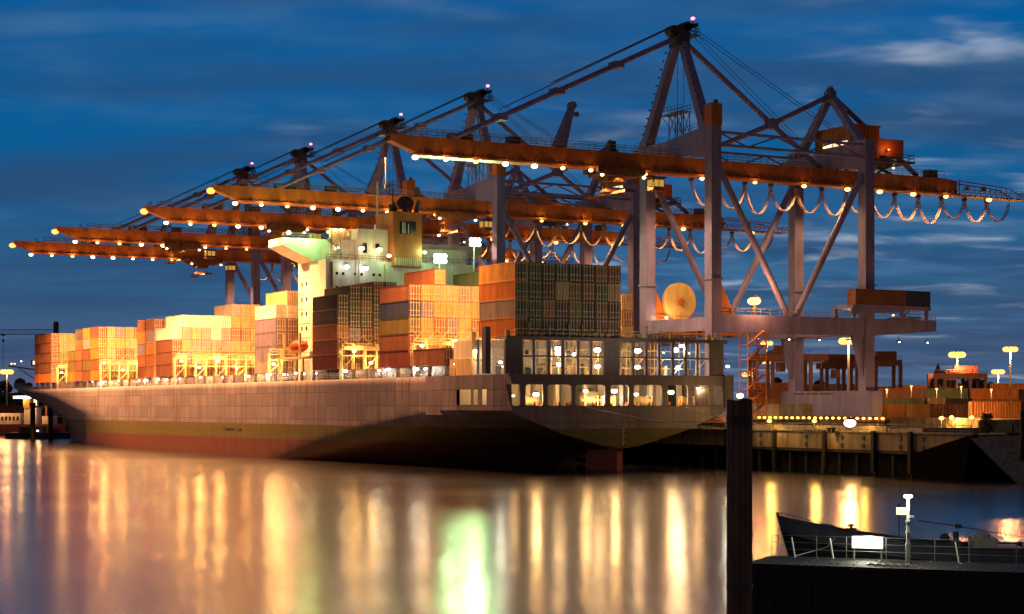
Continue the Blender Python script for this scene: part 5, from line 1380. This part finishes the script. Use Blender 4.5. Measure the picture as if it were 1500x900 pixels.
b.path([bp_(.25+i*.72, -bsec(.25+i*.72)[0], bsec(.25+i*.72)[1]+.28) for i in range(5)], .03, 5)
b.tube(bp_(.05,0,4.3), bp_(.05,0,4.55), .09, 8)
b.tube(bp_(4.1,-1.2,3.2), bp_(4.1,-1.2,4.0), .1, 8).tube(bp_(4.1,-1.2,3.85), bp_(4.1,-1.2,3.95), .2, 8).tube(bp_(3.8,-1.2,3.7),bp_(4.4,-1.2,3.7),.07,6)
b.build('bow_fittings', DSTEEL, bt)
b = MB()
for s in (9.3, 9.9): b.tube(bp_(s,-1.1,2), bp_(s,-1.1,3.6 if s > 9.5 else 3.1), .16, 8)
b.ball(bp_(9.3,-1.1,3.2), .3, 8, 5).tube(bp_(9.0,-1.2,2.8), bp_(10.2,-1.2,2.8), .22, 8)
b.build('windlass', DSTEEL, bt)
v_ = lambda b, s0, s1, n0, n1, z0, z1: b.add([bp_(s,n,z) for z in (z0,z1) for s,n in ((s0,n0),(s1,n0),(s1,n1),(s0,n1))], [(0,3,2,1),(4,5,6,7),(0,1,5,4),(1,2,6,5),(2,3,7,6),(3,0,4,7)])
b = MB(); v_(b, 10.9, 12.2, -1.3, 1.3, 2.2, 3.25); b.ball(bp_(11.4,-.6,3.3), .5, 8, 5, .6); b.build('covered_gear', BOATW, bt)
b = MB(); v_(b, 15.0, 15.9, -1.3, -.4, 2.1, 3.35); v_(b, 12.2, 13.5, -1.5, 1.2, 2.1, 2.75); v_(b, 13.6, 14.2, -1.4, -.7, 2.2, 3.0); b.build('vent_box', BOATW, bt)
b = MB(); v_(b, 14.2, 15.0, -1.2, .8, 2.85, 2.98); v_(b, 14.25, 14.95, -1.1, .7, 2.1, 2.6); b.build('hatch', CM['brown'], bt)
b = MB(); v_(b, 16.0, 16.5, -1.7, 1.0, 2.05, 2.65); b.build('winch_drum', LBOAT, bt)
b = MB(); v_(b, 16.5, BL-.3, -1.8, 1.6, 2.05, 2.6); b.build('cargo_hatch', BOATW, bt)
b = MB().tube(bp_(6.9,.2,2.3), bp_(6.9,.2,4.85), .035, 6).ball(bp_(6.9,.2,4.95), .1, 8, 5).tube(bp_(6.9,.2,4.6),bp_(7.6,.2,2.9),.012,4)
b.build('flag_staff', DSTEEL, bt)
b = MB(); b.path([bp_(7.9+i*.55, -.2, 4.15-.075*i-.001*i*i) for i in range(18)], .03, 5)
v_(b, 9.95, 10.35, -.3, -.1, 3.72, 3.95)
b.build('folded_mast', DSTEEL, bt)
o = MB().path([bp_(3.2,-1.6,3.25), bp_(2.7,-2.4,2.75), pp(1.6,4.3,zz+.1)], .03, 5).build('mooring_line', GALV); tag(o, 'thin mooring line from the dark boat bow to the pontoon', 'rope')

# ------------------------------------------------------------------ render settings
cy = SC.cycles
try:
    cy.use_denoising = True; cy.denoiser = 'OPENIMAGEDENOISE'
except Exception: pass
cy.max_bounces = 5; cy.diffuse_bounces = 2; cy.glossy_bounces = 3; cy.transmission_bounces = 2
cy.sample_clamp_indirect = 6; cy.sample_clamp_direct = 0
cy.caustics_reflective = True; cy.blur_glossy = 1.0; cy.caustics_refractive = False
cy.use_light_tree = True
for m in bpy.data.materials:
    if m.name.endswith('_bulb'): m.cycles.emission_sampling = 'NONE'     # their light comes from the lamp objects beside them
